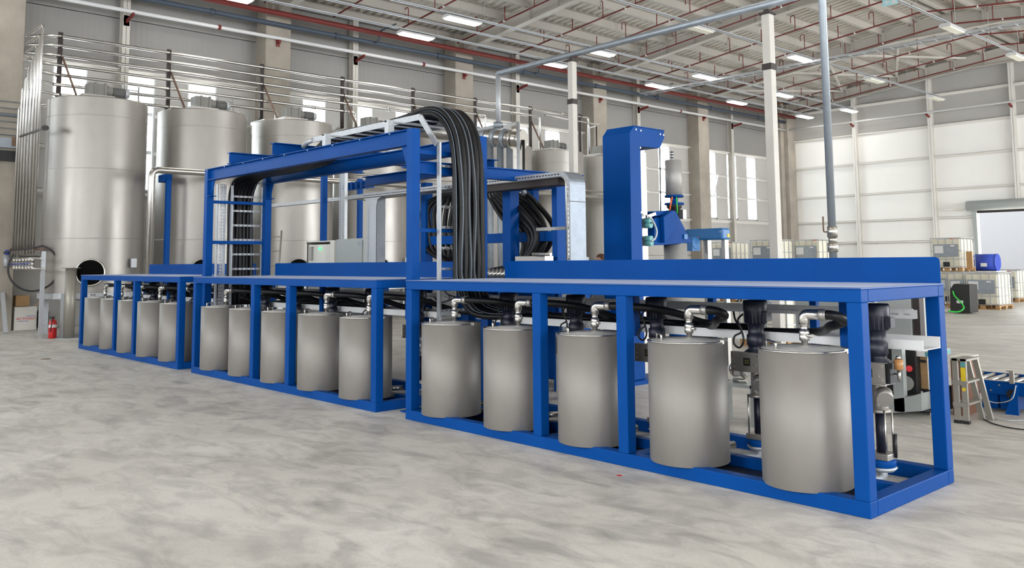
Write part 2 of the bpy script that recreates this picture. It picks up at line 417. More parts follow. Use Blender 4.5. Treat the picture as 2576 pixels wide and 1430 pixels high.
for b in range(-2, 5):
    y = C0+2.62+BAY*b; m = MB(); hsec(m, XW+0.01, y, 0, 9.9, 0.2, 0.26); m.build('wind_post', CREAM, wall_left)
    for z in (3.58, 4.8, 5.88, 7.10):
        for (ya, yb_) in ((C0+BAY*b, y-0.1), (y+0.1, C0+BAY*(b+1)-0.85)):
            m = MB()
            sp = [(ya, yb_)]
            m.box(XW+0.01, XW+0.14, ya, yb_, z, z+0.012) if z in (3.58, 7.10) else None
            if z in (3.58, 7.10): m.box(XW+0.01, XW+0.02, ya, yb_, z-0.10, z+0.05); m.box(XW+0.13, XW+0.14, ya, yb_, z-0.04, z+0.012)
            else:
                for wa, wb in segs:
                    p, q = max(ya, wa), min(yb_, wb)
                    if q-p > 0.05: m.box(XW+0.01, XW+0.12, p, q, z-0.01, z); m.box(XW+0.01, XW+0.02, p, q, z-0.08, z); m.box(XW+0.11, XW+0.12, p, q, z-0.04, z)
            if m.v: m.build('wall_girt', GIRT, wall_left)
# windows, each a frame with three panes
def window(n, c, tilt=False):
    w = MB(); t = 0.045; x0, x1 = XW-0.24, XW-0.02; y0, y1 = c-WH, c+WH
    w.box(x0, x1, y0, y0+t, WZ0, WZ1); w.box(x0, x1, y1-t, y1, WZ0, WZ1); w.box(x0, x1, y0, y1, WZ0, WZ0+t); w.box(x0, x1, y0, y1, WZ1-t, WZ1)
    h = (WZ1-WZ0)/3
    for k in (1, 2): w.box(XW-0.20, XW-0.08, y0, y1, WZ0+h*k-0.05, WZ0+h*k+0.05)
    o = w.build('window_%d' % n, FRAME, base=(XW, c, WZ0)); tag(o, kind='structure')
    for k in range(3):
        if tilt and k == 1: continue
        MB().box(XW-0.15, XW-0.14, y0+t, y1-t, WZ0+h*k+0.05, WZ0+h*(k+1)-0.05).build('pane', GLASS, o)
    if tilt:
        z0 = WZ0+h+0.06; z1 = WZ0+2*h-0.06; mm = MB(); a = 0.30
        for (ya, yb_) in ((y0+t, y0+t+0.05), (y1-t-0.05, y1-t)):
            mm.bar((XW-0.14, (ya+yb_)/2, z0), (XW-0.14+a, (ya+yb_)/2, z1), 0.05, 0.04)
        mm.bar((XW-0.14, y0+t, z0), (XW-0.14, y1-t, z0), 0.05, 0.05); mm.bar((XW-0.14+a, y0+t, z1), (XW-0.14+a, y1-t, z1), 0.05, 0.05)
        mm.build('tilted_sash', FRAME, o)
        MB().quad((XW-0.14, y0+t, z0), (XW-0.14, y1-t, z0), (XW-0.14+a, y1-t, z1), (XW-0.14+a, y0+t, z1)).build('pane', GLASS, o)
for n, c in enumerate(ww): window(n+1, c, tilt=(abs(c-(6.9+7.43*4)) < 0.1))

# -------- end wall with the roller door
DX0, DX1, DZ = -15.25, -10.9, 3.80
m = MB(); m.box(-25.6, DX0, YE+0.1, YE+0.3, 0, 11.6); m.box(DX1, 12, YE+0.1, YE+0.3, 0, 11.6); m.box(DX0, DX1, YE+0.1, YE+0.3, DZ, 11.6)
wall_end = m.build('wall_end', PANEL2, base=(-12, YE, 0)); tag(wall_end, kind='structure')
ex = [-25.0, -20.85, -17.05, -13.4, -9.7, -6.0, -2.3, 1.6, 5.3, 9.0, 11.8]
ez = [0, 2.47, 3.56, 4.92, 6.50, 8.03, 9.52, 11.4]
for a, b in zip(ex, ex[1:]):
    for z0, z1 in zip(ez, ez[1:]):
        xa, xb = a+g, b-g
        if z0 < DZ and xa < DX1 and xb > DX0:
            pcs = []
            if xa < DX0: pcs.append((xa, DX0, z0))
            if xb > DX1: pcs.append((DX1, xb, z0))
            if z1 > DZ: pcs.append((max(xa, DX0), min(xb, DX1), DZ))
        else: pcs = [(xa, xb, z0)]
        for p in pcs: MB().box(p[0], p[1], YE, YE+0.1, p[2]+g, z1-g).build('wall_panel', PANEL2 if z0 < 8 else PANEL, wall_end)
for x in ex[1:-1]:
    m = MB(); z1 = min(11.1, zt(x)+0.1); z0 = 0 if not (DX0 < x < DX1) else DZ+0.45
    m.box(x-0.09, x+0.09, YE-0.26, YE-0.248, z0, z1); m.box(x-0.09, x+0.09, YE-0.012, YE, z0, z1); m.box(x-0.005, x+0.005, YE-0.26, YE, z0, z1)
    m.build('wind_post', GIRT, wall_end)
for z in ez[1:-1]:
    for a, b in zip(ex, ex[1:]):
        a2, b2 = a+0.1, b-0.1
        if z < DZ+0.3 and a2 < DX1 and b2 > DX0:
            if a2 < DX0-0.1: b2 = DX0-0.1
            elif b2 > DX1+0.1: a2 = DX1+0.1
            else: continue
        m = MB(); m.box(a2, b2, YE-0.17, YE, z-0.008, z); m.box(a2, b2, YE-0.17, YE-0.162, z-0.06, z); m.box(a2, b2, YE-0.012, YE, z-0.12, z); m.build('wall_girt', GIRT, wall_end)
m = MB(); m.box(-17.0, DX0-0.1, YE-0.16, YE, 3.86, 3.94); m.build('wall_girt', GIRT, wall_end)
concrete_column(-24.95, -24.3, YE-0.75, YE, 10.0, wall_end)
dr = struct('door_1', (DX0, YE, 0))
m = MB(); m.box(DX0-0.12, DX0+0.06, YE-0.22, YE+0.12, 0, DZ+0.1); m.build('door_guide', GREYP, dr)
m = MB(); m.box(DX1-0.06, DX1+0.12, YE-0.22, YE+0.12, 0, DZ+0.1); m.build('door_guide', GREYP, dr)
m = MB(); m.cyl((DX0-0.3, YE-0.26, DZ+0.22), (DX1+0.3, YE-0.26, DZ+0.22), 0.24, n=14); m.build('shutter_roll', GREYP, dr)
m = MB(); m.box(DX0, DX1, YE-0.12, YE-0.06, DZ-0.12, DZ+0.05); m.build('shutter_edge', DARKST, dr)
# loading bay outside the roller door, open to the sky
m = MB().box(-30, 4, YE+0.3, 62, -0.22, -0.02); m.build('ground', CONC, base=(-13, 52, -0.2))['kind'] = 'structure'
m = MB().box(-24, 0, 53.0, 53.2, 0, 4.6); o = m.build('wall_yard', mat('yard_wall_paint', (0.070, 0.072, 0.078), 0.7), base=(-13, 53, 0)); tag(o, kind='structure')

# -------- walls beside and behind the camera, with unseen openings added to light the hall
def opening_wall(name, along, fixed, a0, a1, z1, holes, m_, thick):
    m = MB(); hs = sorted(holes); e = a0
    def bx(p, q, za, zc):
        if q-p < 1e-3: return
        if along == 'y': m.box(fixed, fixed+thick, p, q, za, zc)
        else: m.box(p, q, fixed, fixed+thick, za, zc)
    for (p, q, za, zc) in hs:
        bx(e, p, 0, z1); bx(p, q, 0, za); bx(p, q, zc, z1); e = q
    bx(e, a1, 0, z1); o = m.build(name, m_, base=(fixed if along == 'y' else 0, 0 if along == 'y' else fixed, 0)); tag(o, kind='structure'); return o
HR = [(-6.5, -2.5, 2.3, 6.5), (1.0, 5.0, 0.3, 5.5), (9, 12, 3.7, 6.8), (16.5, 19.5, 3.7, 6.8), (22.5, 28, 0.3, 8.2), (29.5, 35.5, 0.3, 8.2), (36.8, 42.6, 0.3, 8.2)]
opening_wall('wall_right', 'y', XR, YB-0.3, YE+0.4, 11.4, HR, PANEL, 0.2)
HB = [(-20, -16, 3.0, 6.6), (-12, -8, 3.0, 6.6), (-4, 0, 3.0, 6.6), (4, 8, 3.0, 6.6)]
opening_wall('wall_back', 'x', YB-0.2, -25.6, XR+0.2, 11.4, HB, PANEL, 0.2)
for (a, b, z0, z1) in HR: portal('daylight_portal', (XR+0.3, (a+b)/2, (z0+z1)/2), (0, PI/2, 0), z1-z0, b-a)
for (a, b, z0, z1) in HB: portal('daylight_portal', ((a+b)/2, YB-0.35, (z0+z1)/2), (PI/2, 0, 0), b-a, z1-z0)
portal('daylight_portal', ((DX0+DX1)/2, YE+0.5, DZ/2), (-PI/2, 0, 0), DX1-DX0, DZ)

# -------- services along the wall and under the roof
def long_tube(name, pts, r, m_, label, cat, n=10, group=None):
    o = MB().tube(pts, r, n).build(name, m_); return tag(o, label, cat, group)
wp = thing('water_pipe', (-24.55, 17, 8.6), 'long white wall pipe on red brackets below the blue-grey pipe', 'pipe')
MB().tube([(-24.45, YB+0.2, 8.60), (-24.45, YE-0.62, 8.60)], 0.055, 10).build('pipe_run', WPIPE, wp)
MB().tube([(-24.45, YE-0.62, 8.60), (11, YE-0.62, 8.60)], 0.045, 10).build('pipe_run', WPIPE, wp)
for c in colY: MB().box(-24.56, -24.40, c-0.5, c-0.42, 8.44, 8.54).box(-24.56, -24.52, c-0.52, c-0.40, 8.35, 8.62).build('pipe_bracket', RED, wp)
for b in range(-1, 5):
    y = C0+2.62+BAY*b; MB().bar((-24.95, y, 8.42), (-24.38, y, 8.52), 0.05, 0.09).box(-24.97, -24.93, y-0.08, y+0.08, 8.3, 8.6).build('pipe_bracket', RED, wp)
for x in ex[1:6]: MB().bar((x, YE-0.28, 8.42), (x, YE-0.58, 8.52), 0.08, 0.08).build('pipe_bracket', RED, wp)
for y in (10.7, 18.2, 25.7, 33.2, 40.7): MB().cyl((-24.45, y-0.04, 8.6), (-24.45, y+0.04, 8.6), 0.075, n=10).build('pipe_clamp', RED, wp)
bp = thing('drain_pipe', (-24.6, 17, 9.05), 'blue-grey pipe running high on the window wall under the red main', 'pipe')
MB().tube([(-24.42, YB+0.2, 9.02), (-24.42, YE-0.8, 9.02)], 0.075, 10).build('pipe_run', BGREY, bp)
for k in range(9): MB().cyl((-24.42, 6.2+4.2*k, 9.02), (-24.42, 6.32+4.2*k, 9.02), 0.10, n=12).build('coupling', BGREY, bp)
for k in range(4):
    y = 8.6+7.5*k; MB().tube(bend([(-24.42, y, 9.02), (-24.1, y, 9.02), (-24.1, y, 9.35), (-23.4, y+0.2, 9.5)], 0.1), 0.03, 8).build('branch_pipe', BGREY, bp)
rm = thing('sprinkler_main', (-24.0, 17, 9.22), 'thick red sprinkler main running the length of the wall', 'pipe')
MB().tube([(-24.0, YB+0.2, 9.25), (-24.0, YE-0.5, 9.25)], 0.085, 12).build('pipe_run', RED, rm)
for k in range(10): MB().tube([(-24.0, 4.2+4.0*k, 9.3), (-24.0, 4.2+4.0*k, 9.62)], 0.008, 5).build('hanger_rod', GALV, rm)
SPY = [9.4, 11.9, 14.3, 16.8, 19.4, 22.2, 24.6, 27.0, 29.9, 32.4, 34.85, 37.4, 39.9, 42.2]
nth = ['first', 'second', 'third', 'fourth', 'fifth', 'sixth', 'seventh', 'eighth', 'ninth', 'tenth', 'eleventh', 'twelfth', 'thirteenth', 'fourteenth', 'fifteenth', 'sixteenth', 'seventeenth', 'eighteenth']
zs = lambda x: 9.45+0.105*((x if x < -13 else -26-x)+24.5)
for i, y in enumerate(SPY):
    t = thing('sprinkler_pipe', (-13, y, 9.5), 'thin red sprinkler branch pipe across the roof, %s from the near end' % nth[i], 'pipe', 'red sprinkler branch pipes under the roof')
    MB().tube([(-24.0, y, zs(-24)), (-13.05, y, zs(-13)), (-12.95, y, zs(-13)), (-1.2, y, zs(-1.2))], 0.03, 7).build('pipe_run', RED, t)
    k = 0; x = -23.4+(i % 3)*0.5
    while x < -2:
        z = zs(x)
        if k % 2 == 0:
            P = [(x, y, z), (x, y, z+0.52)]+[(x-0.09+0.09*math.cos(a), y, z+0.52+0.09*math.sin(a)) for a in (0.5, 1.0, 1.57, 2.1, 2.65, PI)]+[(x-0.18, y, z+0.34)]
            MB().tube(P, 0.017, 6).build('looped_riser', RED, t)
        else: MB().tube([(x, y, z), (x, y, z+0.5)], 0.017, 6).build('riser', RED, t)
        x += 1.45; k += 1
    for x in (-21.5, -18.5, -15.5, -11, -8): MB().cyl((x, y, zs(x)), (x+0.05, y, zs(x)), 0.042, n=8).build('pipe_joint', WHITE, t)
def busbar(x, z, ya, yb_, label):
    t = thing('lighting_tray', (x, (ya+yb_)/2, z), label, 'cable tray', 'lighting trays under the roof')
    MB().box(x-0.045, x+0.045, ya, yb_, z, z+0.01).box(x-0.045, x-0.04, ya, yb_, z, z+0.05).box(x+0.04, x+0.045, ya, yb_, z, z+0.05).build('tray', GALV, t)
    for k in range(int((yb_-ya)/3)): y = ya+1.5+3*k; MB().tube([(x, y, z+0.02), (x, y, zt(x))], 0.005, 4).build('hanger_rod', GALV, t)
for x, lab in ((-21.5, 'thin grey tray without lamps between the two lit lamp rows'), (-22.7, 'thin grey lighting tray nearest the window wall, carrying the lit lamps'), (-20.3, 'thin grey lighting tray second from the window wall'), (-16.1, 'thin grey lighting tray third from the window wall, lamps mostly off'), (-10.7, 'grey lighting tray under the roof at top right with unlit lamps'), (-5.6, 'grey lighting tray at the far right under the roof')):
    busbar(x, 9.12, YB+1, YE-1.5, lab)
lampsY = [-2.4, 3.8, 10.2, 16.6, 22.95, 29.25, 35.25, 41.5]
far = {16.6: 'nearest', 22.95: 'second', 29.25: 'third', 35.25: 'fourth', 41.5: 'farthest'}
def lamp(x, y, lit, label):
    t = thing('ceiling_lamp', (x, y, 9.0), label, 'ceiling lamp', 'lamps hung under the roof')
    m = MB(); m.prism([(x-0.19, 8.99), (x+0.19, 8.99), (x+0.17, 9.05), (x+0.08, 9.09), (x-0.08, 9.09), (x-0.17, 9.05)], 1, y-0.66, y+0.66); m.build('housing', WPIPE, t)
    m = MB(); m.prism([(x-0.165, 8.988), (x+0.165, 8.988), (x+0.13, 8.955), (x-0.13, 8.955)], 1, y-0.60, y+0.60); m.build('diffuser', LAMPM if lit else DEADM, t)
    for dy in (-0.5, 0.5): MB().tube([(x, y+dy, 9.08), (x, y+dy, 9.13)], 0.006, 4).build('hanger', GALV, t)
for x, rn in ((-22.7, 'window-side row'), (-20.3, 'second row')):
    for y in lampsY:
        if y > 12: lamp(x, y, True, 'lit long ceiling lamp, %s of the %s' % (far[y], rn))
        elif y > 0: lamp(x, y, True, 'lit long ceiling lamp of the %s, above the frame %s' % (rn, 'near the rack' if y > 8 else 'over the camera side'))
for y in lampsY[3:]:
    lamp(-16.1, y, y == 29.25, ('the only lit lamp of the third row under the roof' if y == 29.25 else 'unlit ceiling lamp, %s of the third row' % far[y]))
for y in lampsY[4:]: lamp(-10.7, y, False, 'unlit cream ceiling lamp, %s of the fourth row at top right' % far[y])
for x in (-6, 1.5, 7.5):  # lit lamps out of view, added to light the hall
    for y in (-3, 4, 11, 18, 25, 32, 39): lamp(x, y, True, 'added unseen lit lamp, right half of the hall, %s row, %s along it' % ({-6: 'first', 1.5: 'second', 7.5: 'third'}[x], nth[(y+3)//7]))

# ================================================================== STORAGE TANKS
TX, TR = -22.20, 1.07
TP, TS = 2.61, 1.04                        # spacing of the tanks and size of the tank model
TY = [6.73+TP*k for k in range(8)]
def gear_motor(t, x, y, z):
    g = MB(); g.box(x-0.17, x+0.17, y-0.42, y-0.06, z, z+0.30); g.box(x-0.19, x+0.19, y-0.30, y-0.25, z-0.02, z+0.32); g.box(x-0.19, x+0.19, y-0.08, y-0.03, z-0.02, z+0.32)
    g.cyl((x, y-0.03, z+0.16), (x, y+0.14, z+0.15), 0.16, 0.11, 14); gb = g.build('gearbox', GEARG, t, bevel=0.008)
    m = MB(); m.cyl((x, y+0.14, z+0.15), (x, y+0.42, z+0.15), 0.115, n=16)
    for k in range(12):
        a = 2*PI*k/12; m.box(x+0.118*math.cos(a)-0.006, x+0.118*math.cos(a)+0.006, y+0.16, y+0.40, z+0.15+0.118*math.sin(a)-0.006, z+0.15+0.118*math.sin(a)+0.006)
    mo = m.build('motor', MOTG, t); MB().cyl((x, y+0.42, z+0.15), (x, y+0.52, z+0.15), 0.125, 0.10, 16).build('fan_cover', GALV, mo)
def make_tank(y, label):
    t = thing('storage_tank', (TX, y, 0), label, 'tank', 'tall stainless storage tanks in a row')
    m = MB(); prof = [(TR, 1.0), (TR, 1.02)]
    for z in (2.2, 3.75): MB().lathe([(TR, z-0.010), (TR+0.004, z-0.005), (TR+0.004, z+0.005), (TR, z+0.010)], (TX, y), 72, smooth=False).build('weld_seam', TANK, t)
    MB().lathe([(TR, 4.93), (TR+0.004, 4.935), (TR+0.004, 4.955), (TR, 4.96)], (TX, y), 72, smooth=False).build('weld_seam', TANK, t)
    m.lathe([(TR, 1.0), (TR, 5.345)], (TX, y), 96); m.lathe([(TR, 5.345), (TR-0.025, 5.37), (TR-0.06, 5.375)], (TX, y), 96, smooth=False); m.build('shell', TANK, t)
    MB().lathe([(TR-0.06, 5.37), (0.7, 5.42), (0.25, 5.46), (0.0, 5.47)], (TX, y), 48).build('roof', TANK, t)
    MB().lathe([(0.0, 0.75), (0.15, 0.78), (TR-0.1, 0.98), (TR, 1.0)], (TX, y), 48).build('cone_bottom', TANK, t)
    m = MB(); q = TR*0.72
    m.lathe([(TR+0.012, 0.88), (TR+0.03, 0.88), (TR+0.03, 1.0), (TR+0.012, 1.0)], (TX, y), 48, smooth=False)
    m.build('support_ring', GALV, t)
    for sx in (-1, 1):
        for sy in (-1, 1):
            MB().box(TX+sx*q*1.05-0.10, TX+sx*q*1.05+0.10, y+sy*q-0.07, y+sy*q+0.07, 0.063, 1.0).box(TX+sx*q*1.05-0.15, TX+sx*q*1.05+0.15, y+sy*q-0.12, y+sy*q+0.12, 0.062, 0.08).build('leg', GALV, t)
    gear_motor(t, TX, y+0.15, 5.52)
    MB().box(TX-0.35, TX+0.35, y-0.45, y+0.25, 5.45, 5.52).build('motor_plate', TANK, t)
    # round manhole facing the hall
    a = -0.33; nx, ny = math.cos(a), math.sin(a); c = Vector((TX+nx*TR*0.97, y+ny*TR*0.97, 1.45)); d = Vector((nx, ny, 0))
    mh = MB().tube([c-d*0.05, c+d*0.13], 0.275, 28, cap=False).build('manhole_neck', TANK, t)
    MB().cyl(c+d*0.105, c+d*0.115, 0.262, n=28).build('manhole_dark_disc', VOID, t)  # black disc: the shade inside the open tank put in as colour
    m = MB(); u = d.cross(Vector((0, 0, 1)))
    P = [c+d*0.13+(u*math.cos(2*PI*k/28)+Vector((0, 0, 1))*math.sin(2*PI*k/28))*0.285 for k in range(29)]
    m.tube(P, 0.02, 6, cap=False); m.build('manhole_rim', BRIGHT, t)
    # lifting lug, hand rail and angle on the rim
    MB().prism([(y-TR*0.55-0.2, 5.15), (y-TR*0.55+0.2, 5.15), (y-TR*0.55+0.2, 5.45), (y-TR*0.55, 5.62), (y-TR*0.55-0.2, 5.45)], 0, TX-TR*0.80-0.02, TX-TR*0.80).build('lifting_lug', TANK, t)
    MB().box(TX-0.82, TX-0.02, y-0.84, y-0.80, 5.37, 5.46).build('rim_angle', TANK, t)
    MB().tube(bend([(TX+0.15, y+0.97, 5.35), (TX+0.05, y+0.93, 5.52), (TX+0.25, y+0.80, 5.52), (TX+0.35, y+0.86, 5.36)], 0.03), 0.014, 6).build('rim_handle', BRIGHT, t)
    MB().box(TX+0.98, TX+1.05, y+0.50, y+0.62, 1.55, 1.75).build('name_plate', GALV, t)
    t.location = (TX, y, -0.064); t.scale = (TS, TS, TS)
    return t
t0 = make_tank(TY[0], 'tall stainless tank nearest the left edge, with round black manhole')
tt = get_tree(t0)
tl = ['second tall stainless tank from the left, beside the nearest one', 'third tall stainless tank from the left, its foot behind the blue portal', 'fourth tall stainless tank, seen through the blue portal', 'fifth tall stainless tank, mostly behind the black hose bundle', 'sixth tall stainless tank, under the big manifold pipe', 'seventh tall stainless tank, behind the bent cable tray', 'eighth and farthest tall stainless tank, left of the blue column']
for k in range(1, 8): copy_tree(t0, (0, TP*k, 0), tl[k-1], None, tt)
def ladder(x, y, z0, z1, w, m_, label, lean=0.0, dx=0, n=None, r=0.016, cat='ladder'):
    t = thing('ladder', (x, y, z0), label, cat); n = n or int((z1-z0)/0.28)
    for s in (-1, 1): MB().tube([(x+dx*s*w/2, y+(1-dx)*s*w/2, z0), (x+dx*s*w/2+lean, y+(1-dx)*s*w/2, z1)], r*1.4, 6).build('side_rail', m_, t)
    for k in range(n):
        z = z0+(k+0.6)*(z1-z0)/n; l = lean*(z-z0)/(z1-z0)
        MB().tube([(x-dx*w/2+l, y-(1-dx)*w/2, z), (x+dx*w/2+l, y+(1-dx)*w/2, z)], r, 6).build('rung', m_, t)
    return t
ladder(-23.9, 8.03, 0, 6.4, 0.45, GALV, 'fixed ladder in the gap between the first two tanks')
ladder(-23.9, 10.70, 0, 6.4, 0.45, GALV, 'fixed ladder in the gap between the second and third tanks')
ladder(-16.091, 8.2, 0, 2.25, 0.42, ALU, 'aluminium ladder leaning beside the back post of the blue portal', 0.25, 1)
# ------------------------------------------------ overhead pipe rack
PXR = -22.98; SY = [6.05+2.673*k for k in range(8)]
pz = [7.24-0.244*i for i in range(8)]       # eight pipes, the lowest ends first
for k in range(8):
    t = thing('pipe_stanchion', (PXR, SY[k], 5.2), 'dark steel pipe stanchion %s' % ['beside the drop pipes over the nearest tank', 'over the second tank', 'over the third tank', 'over the fourth tank', 'over the fifth tank, above the hose arch', 'over the sixth tank', 'over the seventh tank', 'at the far end of the pipe rack'][k], 'bracket', 'stanchions carrying the overhead pipes')
    z0 = 5.40; top = 7.35
    MB().box(PXR-0.11, PXR-0.05, SY[k]-0.05, SY[k]+0.05, z0, top).box(PXR-0.12, PXR-0.04, SY[k]-0.06, SY[k]+0.06, z0, z0+0.02).build('upright', DARKST, t)
    if k < 7: MB().bar((PXR-0.06, SY[k]+0.03, 6.8), (PXR+0.36, SY[k]+0.36, 5.56), 0.06, 0.03, (0, 1, 0)).build('diagonal_brace', RUSTY, t)
    for i in range(8-k):
        if i % 2 == 0: MB().tube([(PXR-0.05, SY[k]-0.09, pz[i]-0.04), (PXR, SY[k]-0.06, pz[i]-0.05), (PXR+0.05, SY[k], pz[i]-0.04), (PXR+0.04, SY[k], pz[i]+0.045), (PXR-0.05, SY[k], pz[i]+0.05)], 0.012, 5).build('pipe_clip', DARKST, t)
Yd = 5.41
dX = [-22.116, -22.357, -22.603, -22.890, -23.183, -23.444, -23.711]
dZ = [7.241, 7.034, 6.834, 6.638, 6.429, 6.210, 5.989]
ords = ['top', 'second', 'third', 'fourth', 'fifth', 'sixth', 'seventh', 'lowest']
for i in range(8):
    k = 7-i                                  # this pipe drops into tank k
    t = thing('overhead_pipe', (PXR, SY[k]+0.35, pz[i]), 'polished overhead pipe, %s of the eight above the tanks' % ords[i], 'pipe', 'overhead pipes feeding the tanks')
    ye = SY[k]+0.42
    if i < 7:
        P = [(dX[i], Yd, 1.871), (dX[i], Yd, dZ[i]), (PXR-0.55+0.02*i, Yd, dZ[i]), (PXR, Yd+0.55, pz[i]), (PXR, ye, pz[i]), (PXR, ye, 5.45)]
        if dX[i] < PXR-0.3: P = [(dX[i], Yd, 1.75), (dX[i], Yd, dZ[i]), (PXR, Yd+0.5, pz[i]), (PXR, ye, pz[i]), (PXR, ye, 5.45)]
    else: P = [(dX[6]-0.25, Yd, 1.75), (dX[6]-0.25, Yd, pz[7]), (PXR, Yd+0.5, pz[7]), (PXR, ye, pz[7]), (PXR, ye, 5.45)]
    MB().tube(bend(P[:3], 0.11, 6), 0.030, 10).build('drop_pipe', PIPE, t)
    MB().tube(bend([P[2]]+P[3:] if len(P) == 5 else P[2:], 0.13, 6), 0.042, 10).build('pipe_run', PIPE, t)
    MB().cyl((PXR, ye+0.0, 5.60), (PXR, ye, 5.68), 0.06, n=12).build('union', BRIGHT, t)
    if k > 0: MB().cyl((PXR, SY[k]-1.1, pz[i]), (PXR, SY[k]-0.98, pz[i]), 0.052, n=12).build('union', BRIGHT, t)
# clamp bars and bottom valves of the drop pipes
t = thing('pipe_clamp_bar', (-22, Yd, 4.6), 'dark clamp bar across the vertical drop pipes at mid height', 'bracket')
MB().bar((-23.448,5.340,4.726), (-21.320,5.340,4.684), 0.03, 0.04).build('bar', DARKST, t)
MB().cyl((-21.320,5.340,4.684), (-21.668,5.460,4.738), 0.06, n=10).build('end_bolt', BLK, t)
vm = thing('valve_manifold', (-22, Yd, 1.5), 'row of steel ball valves with blue levers under the drop pipes', 'valves')
MB().tube([(-24.215,5.410,1.788), (-21.404,5.410,1.764)], 0.022, 8).build('upper_bar', PIPE, vm)
MB().tube([(-23.787,5.410,1.535), (-21.118,5.410,1.535)], 0.022, 8).build('lower_bar', PIPE, vm)
for i in range(7):
    x = dX[i]; v = MB(); v.cyl((x, Yd, 1.78), (x, Yd, 1.70), 0.045, n=10); v.cyl((x, Yd, 1.70), (x, Yd, 1.60), 0.034, n=10); v.cyl((x, Yd, 1.60), (x, Yd, 1.52), 0.045, n=10)
    vo = v.build('ball_valve', BRIGHT, vm); MB().bar((x-0.02, Yd-0.06, 1.66), (x-0.22, Yd-0.07, 1.64), 0.03, 0.012).build('lever', BLUEP, vo)
MB().cyl((-24.550,5.410,1.899), (-24.491,5.410,1.584), 0.07, n=12).build('filter_housing', GALV, vm)
MB().cyl((-24.489,5.410,1.997), (-24.471,5.410,1.898), 0.05, n=12).build('filter_cap', BLUEP, vm)
t = thing('valve_stand', (-22.9, 5.5, 0), 'grey steel stand holding the valve row, beside the white box', 'stand')
MB().bar((-23.661,5.275,0.000), (-25.405,5.460,1.757), 0.09, 0.09).build('upright', GALV, t)
MB().box(-21.636-0.04, -21.636+0.04, 5.47, 5.55, 0, 1.93).build('upright', GALV, t)
MB().bar((-25.691,5.510,2.037), (-21.702,5.510,1.972), 0.05, 0.05).build('rusty_rail', RUSTY, t)
cc = (-21.788,5.360,1.580); rr = 0.62
P = [(cc[0]+0.25*0.52*math.cos(a), cc[1]+0.97*0.50*math.cos(a), cc[2]-0.02+rr*0.84*math.sin(a)) for a in [1.25-2*PI*0.80*k/30 for k in range(31)]]
long_tube('hose_loop', [(-24.968,5.360,1.904), (-23.801,5.360,1.996), (-22.189,5.360,1.997)]+P[0:], 0.022, RUB2, 'thin black hose hanging in a big loop from the drop pipes', 'hose', 8)
# steel beam and cables across the near concrete column
t = thing('column_beam', (-24.4, 5.0, 4.6), 'grey steel beam with a red end plate across the near concrete column', 'beam')
MB().box(-24.55, -24.40, YB, 5.5, 4.55, 4.80).build('beam', DGALV, t)
MB().box(-24.42, -24.38, 5.38, 5.62, 4.60, 4.82).build('end_plate', RUSTY, t)
MB().box(-24.52, -24.42, 2.0, 5.55, 4.22, 4.48).build('dark_box', BLK, t)
for i, v in enumerate((252, 268, 288, 300, 315, 330)):
    o = MB().tube([(-24.52, 2.0, 5.749-0.16*i), (-24.52, 5.57, 5.731-0.17*i)], 0.016 if i != 2 else 0.05, 6).build('wall_conduit', DGALV)
    tag(o, 'thin grey conduit on the near concrete column, %s from the top' % ords[i].replace('top', 'first'), 'conduit', 'conduits on the near concrete column')

# ------------------------------------------------ pipe along the tank fronts
t = thing('front_pipe', (-20.0, 7.3, 2), 'long polished pipe running past the tank fronts, turning down at the left', 'pipe')
MB().tube(bend([(-20.0, 7.25, 0.0), (-20.0, 7.25, 3.76), (-20.0, 24.5, 3.80)], 0.18, 6), 0.075, 12).build('pipe_run', PIPE, t)
MB().tube([(-19.9, 12.6, 3.98), (-19.9, 24.5, 3.98)], 0.035, 8).build('upper_pipe', PIPE, t)
for y in (9.4, 14.5, 19.2): MB().cyl((-20.0, y, 3.77), (-20.0, y+0.08, 3.77), 0.12, n=14).build('flange', BRIGHT, t)
for y in (18.3, 21.3): MB().tube(bend([(-20.0, y, 3.55), (-19.85, y, 3.5), (-19.85, y, 1.2)], 0.1), 0.05, 8).build('drop_pipe', PIPE, t)
MB().tube(bend([(-20.000,20.324,4.327), (-20.000,19.628,4.183), (-20.000,19.444,3.878)], 0.05), 0.035, 6).build('drain_pipe', PIPE, t)

# ------------------------------------------------ big manifold pipe over the machine
t = thing('manifold_pipe', (-13.5, 12.0, 4.0), 'fat polished manifold pipe with a row of down pipes behind the hoses', 'pipe')
a = Vector((-16.822,12.000,4.772)); b = Vector((-13.749,12.900,4.258)); d = (b-a).normalized()
MB().tube([a, b], 0.17, 18).build('main_pipe', PIPE, t)
for f in (0.93, 1.0): c = a+(b-a)*f; MB().cyl(c-d*0.03, c+d*0.03, 0.23, n=20).build('flange', BRIGHT, t)
for f in (0.55, 0.63, 0.71, 0.79, 0.87): c = a+(b-a)*f; MB().cyl(c-d*0.05, c+d*0.05, 0.215, n=16).build('clamp_ring', DGALV, t)
for u in (1238, 1262, 1284):
    c = a+(b-a)*((u-1020)/292.0); MB().tube([c-Vector((0, 0, 0.1)), (c.x, c.y, 0.0)], 0.075, 12).build('down_pipe', DGALV, t)
MB().tube([b+d*0.05, (b.x, b.y+0.05, 2.2)], 0.03, 6).build('thin_drop', BLK, t)
a2 = Vector((-18.813,12.000,4.958)); MB().tube([a2, a], 0.13, 14).build('inlet_pipe', PIPE, t)

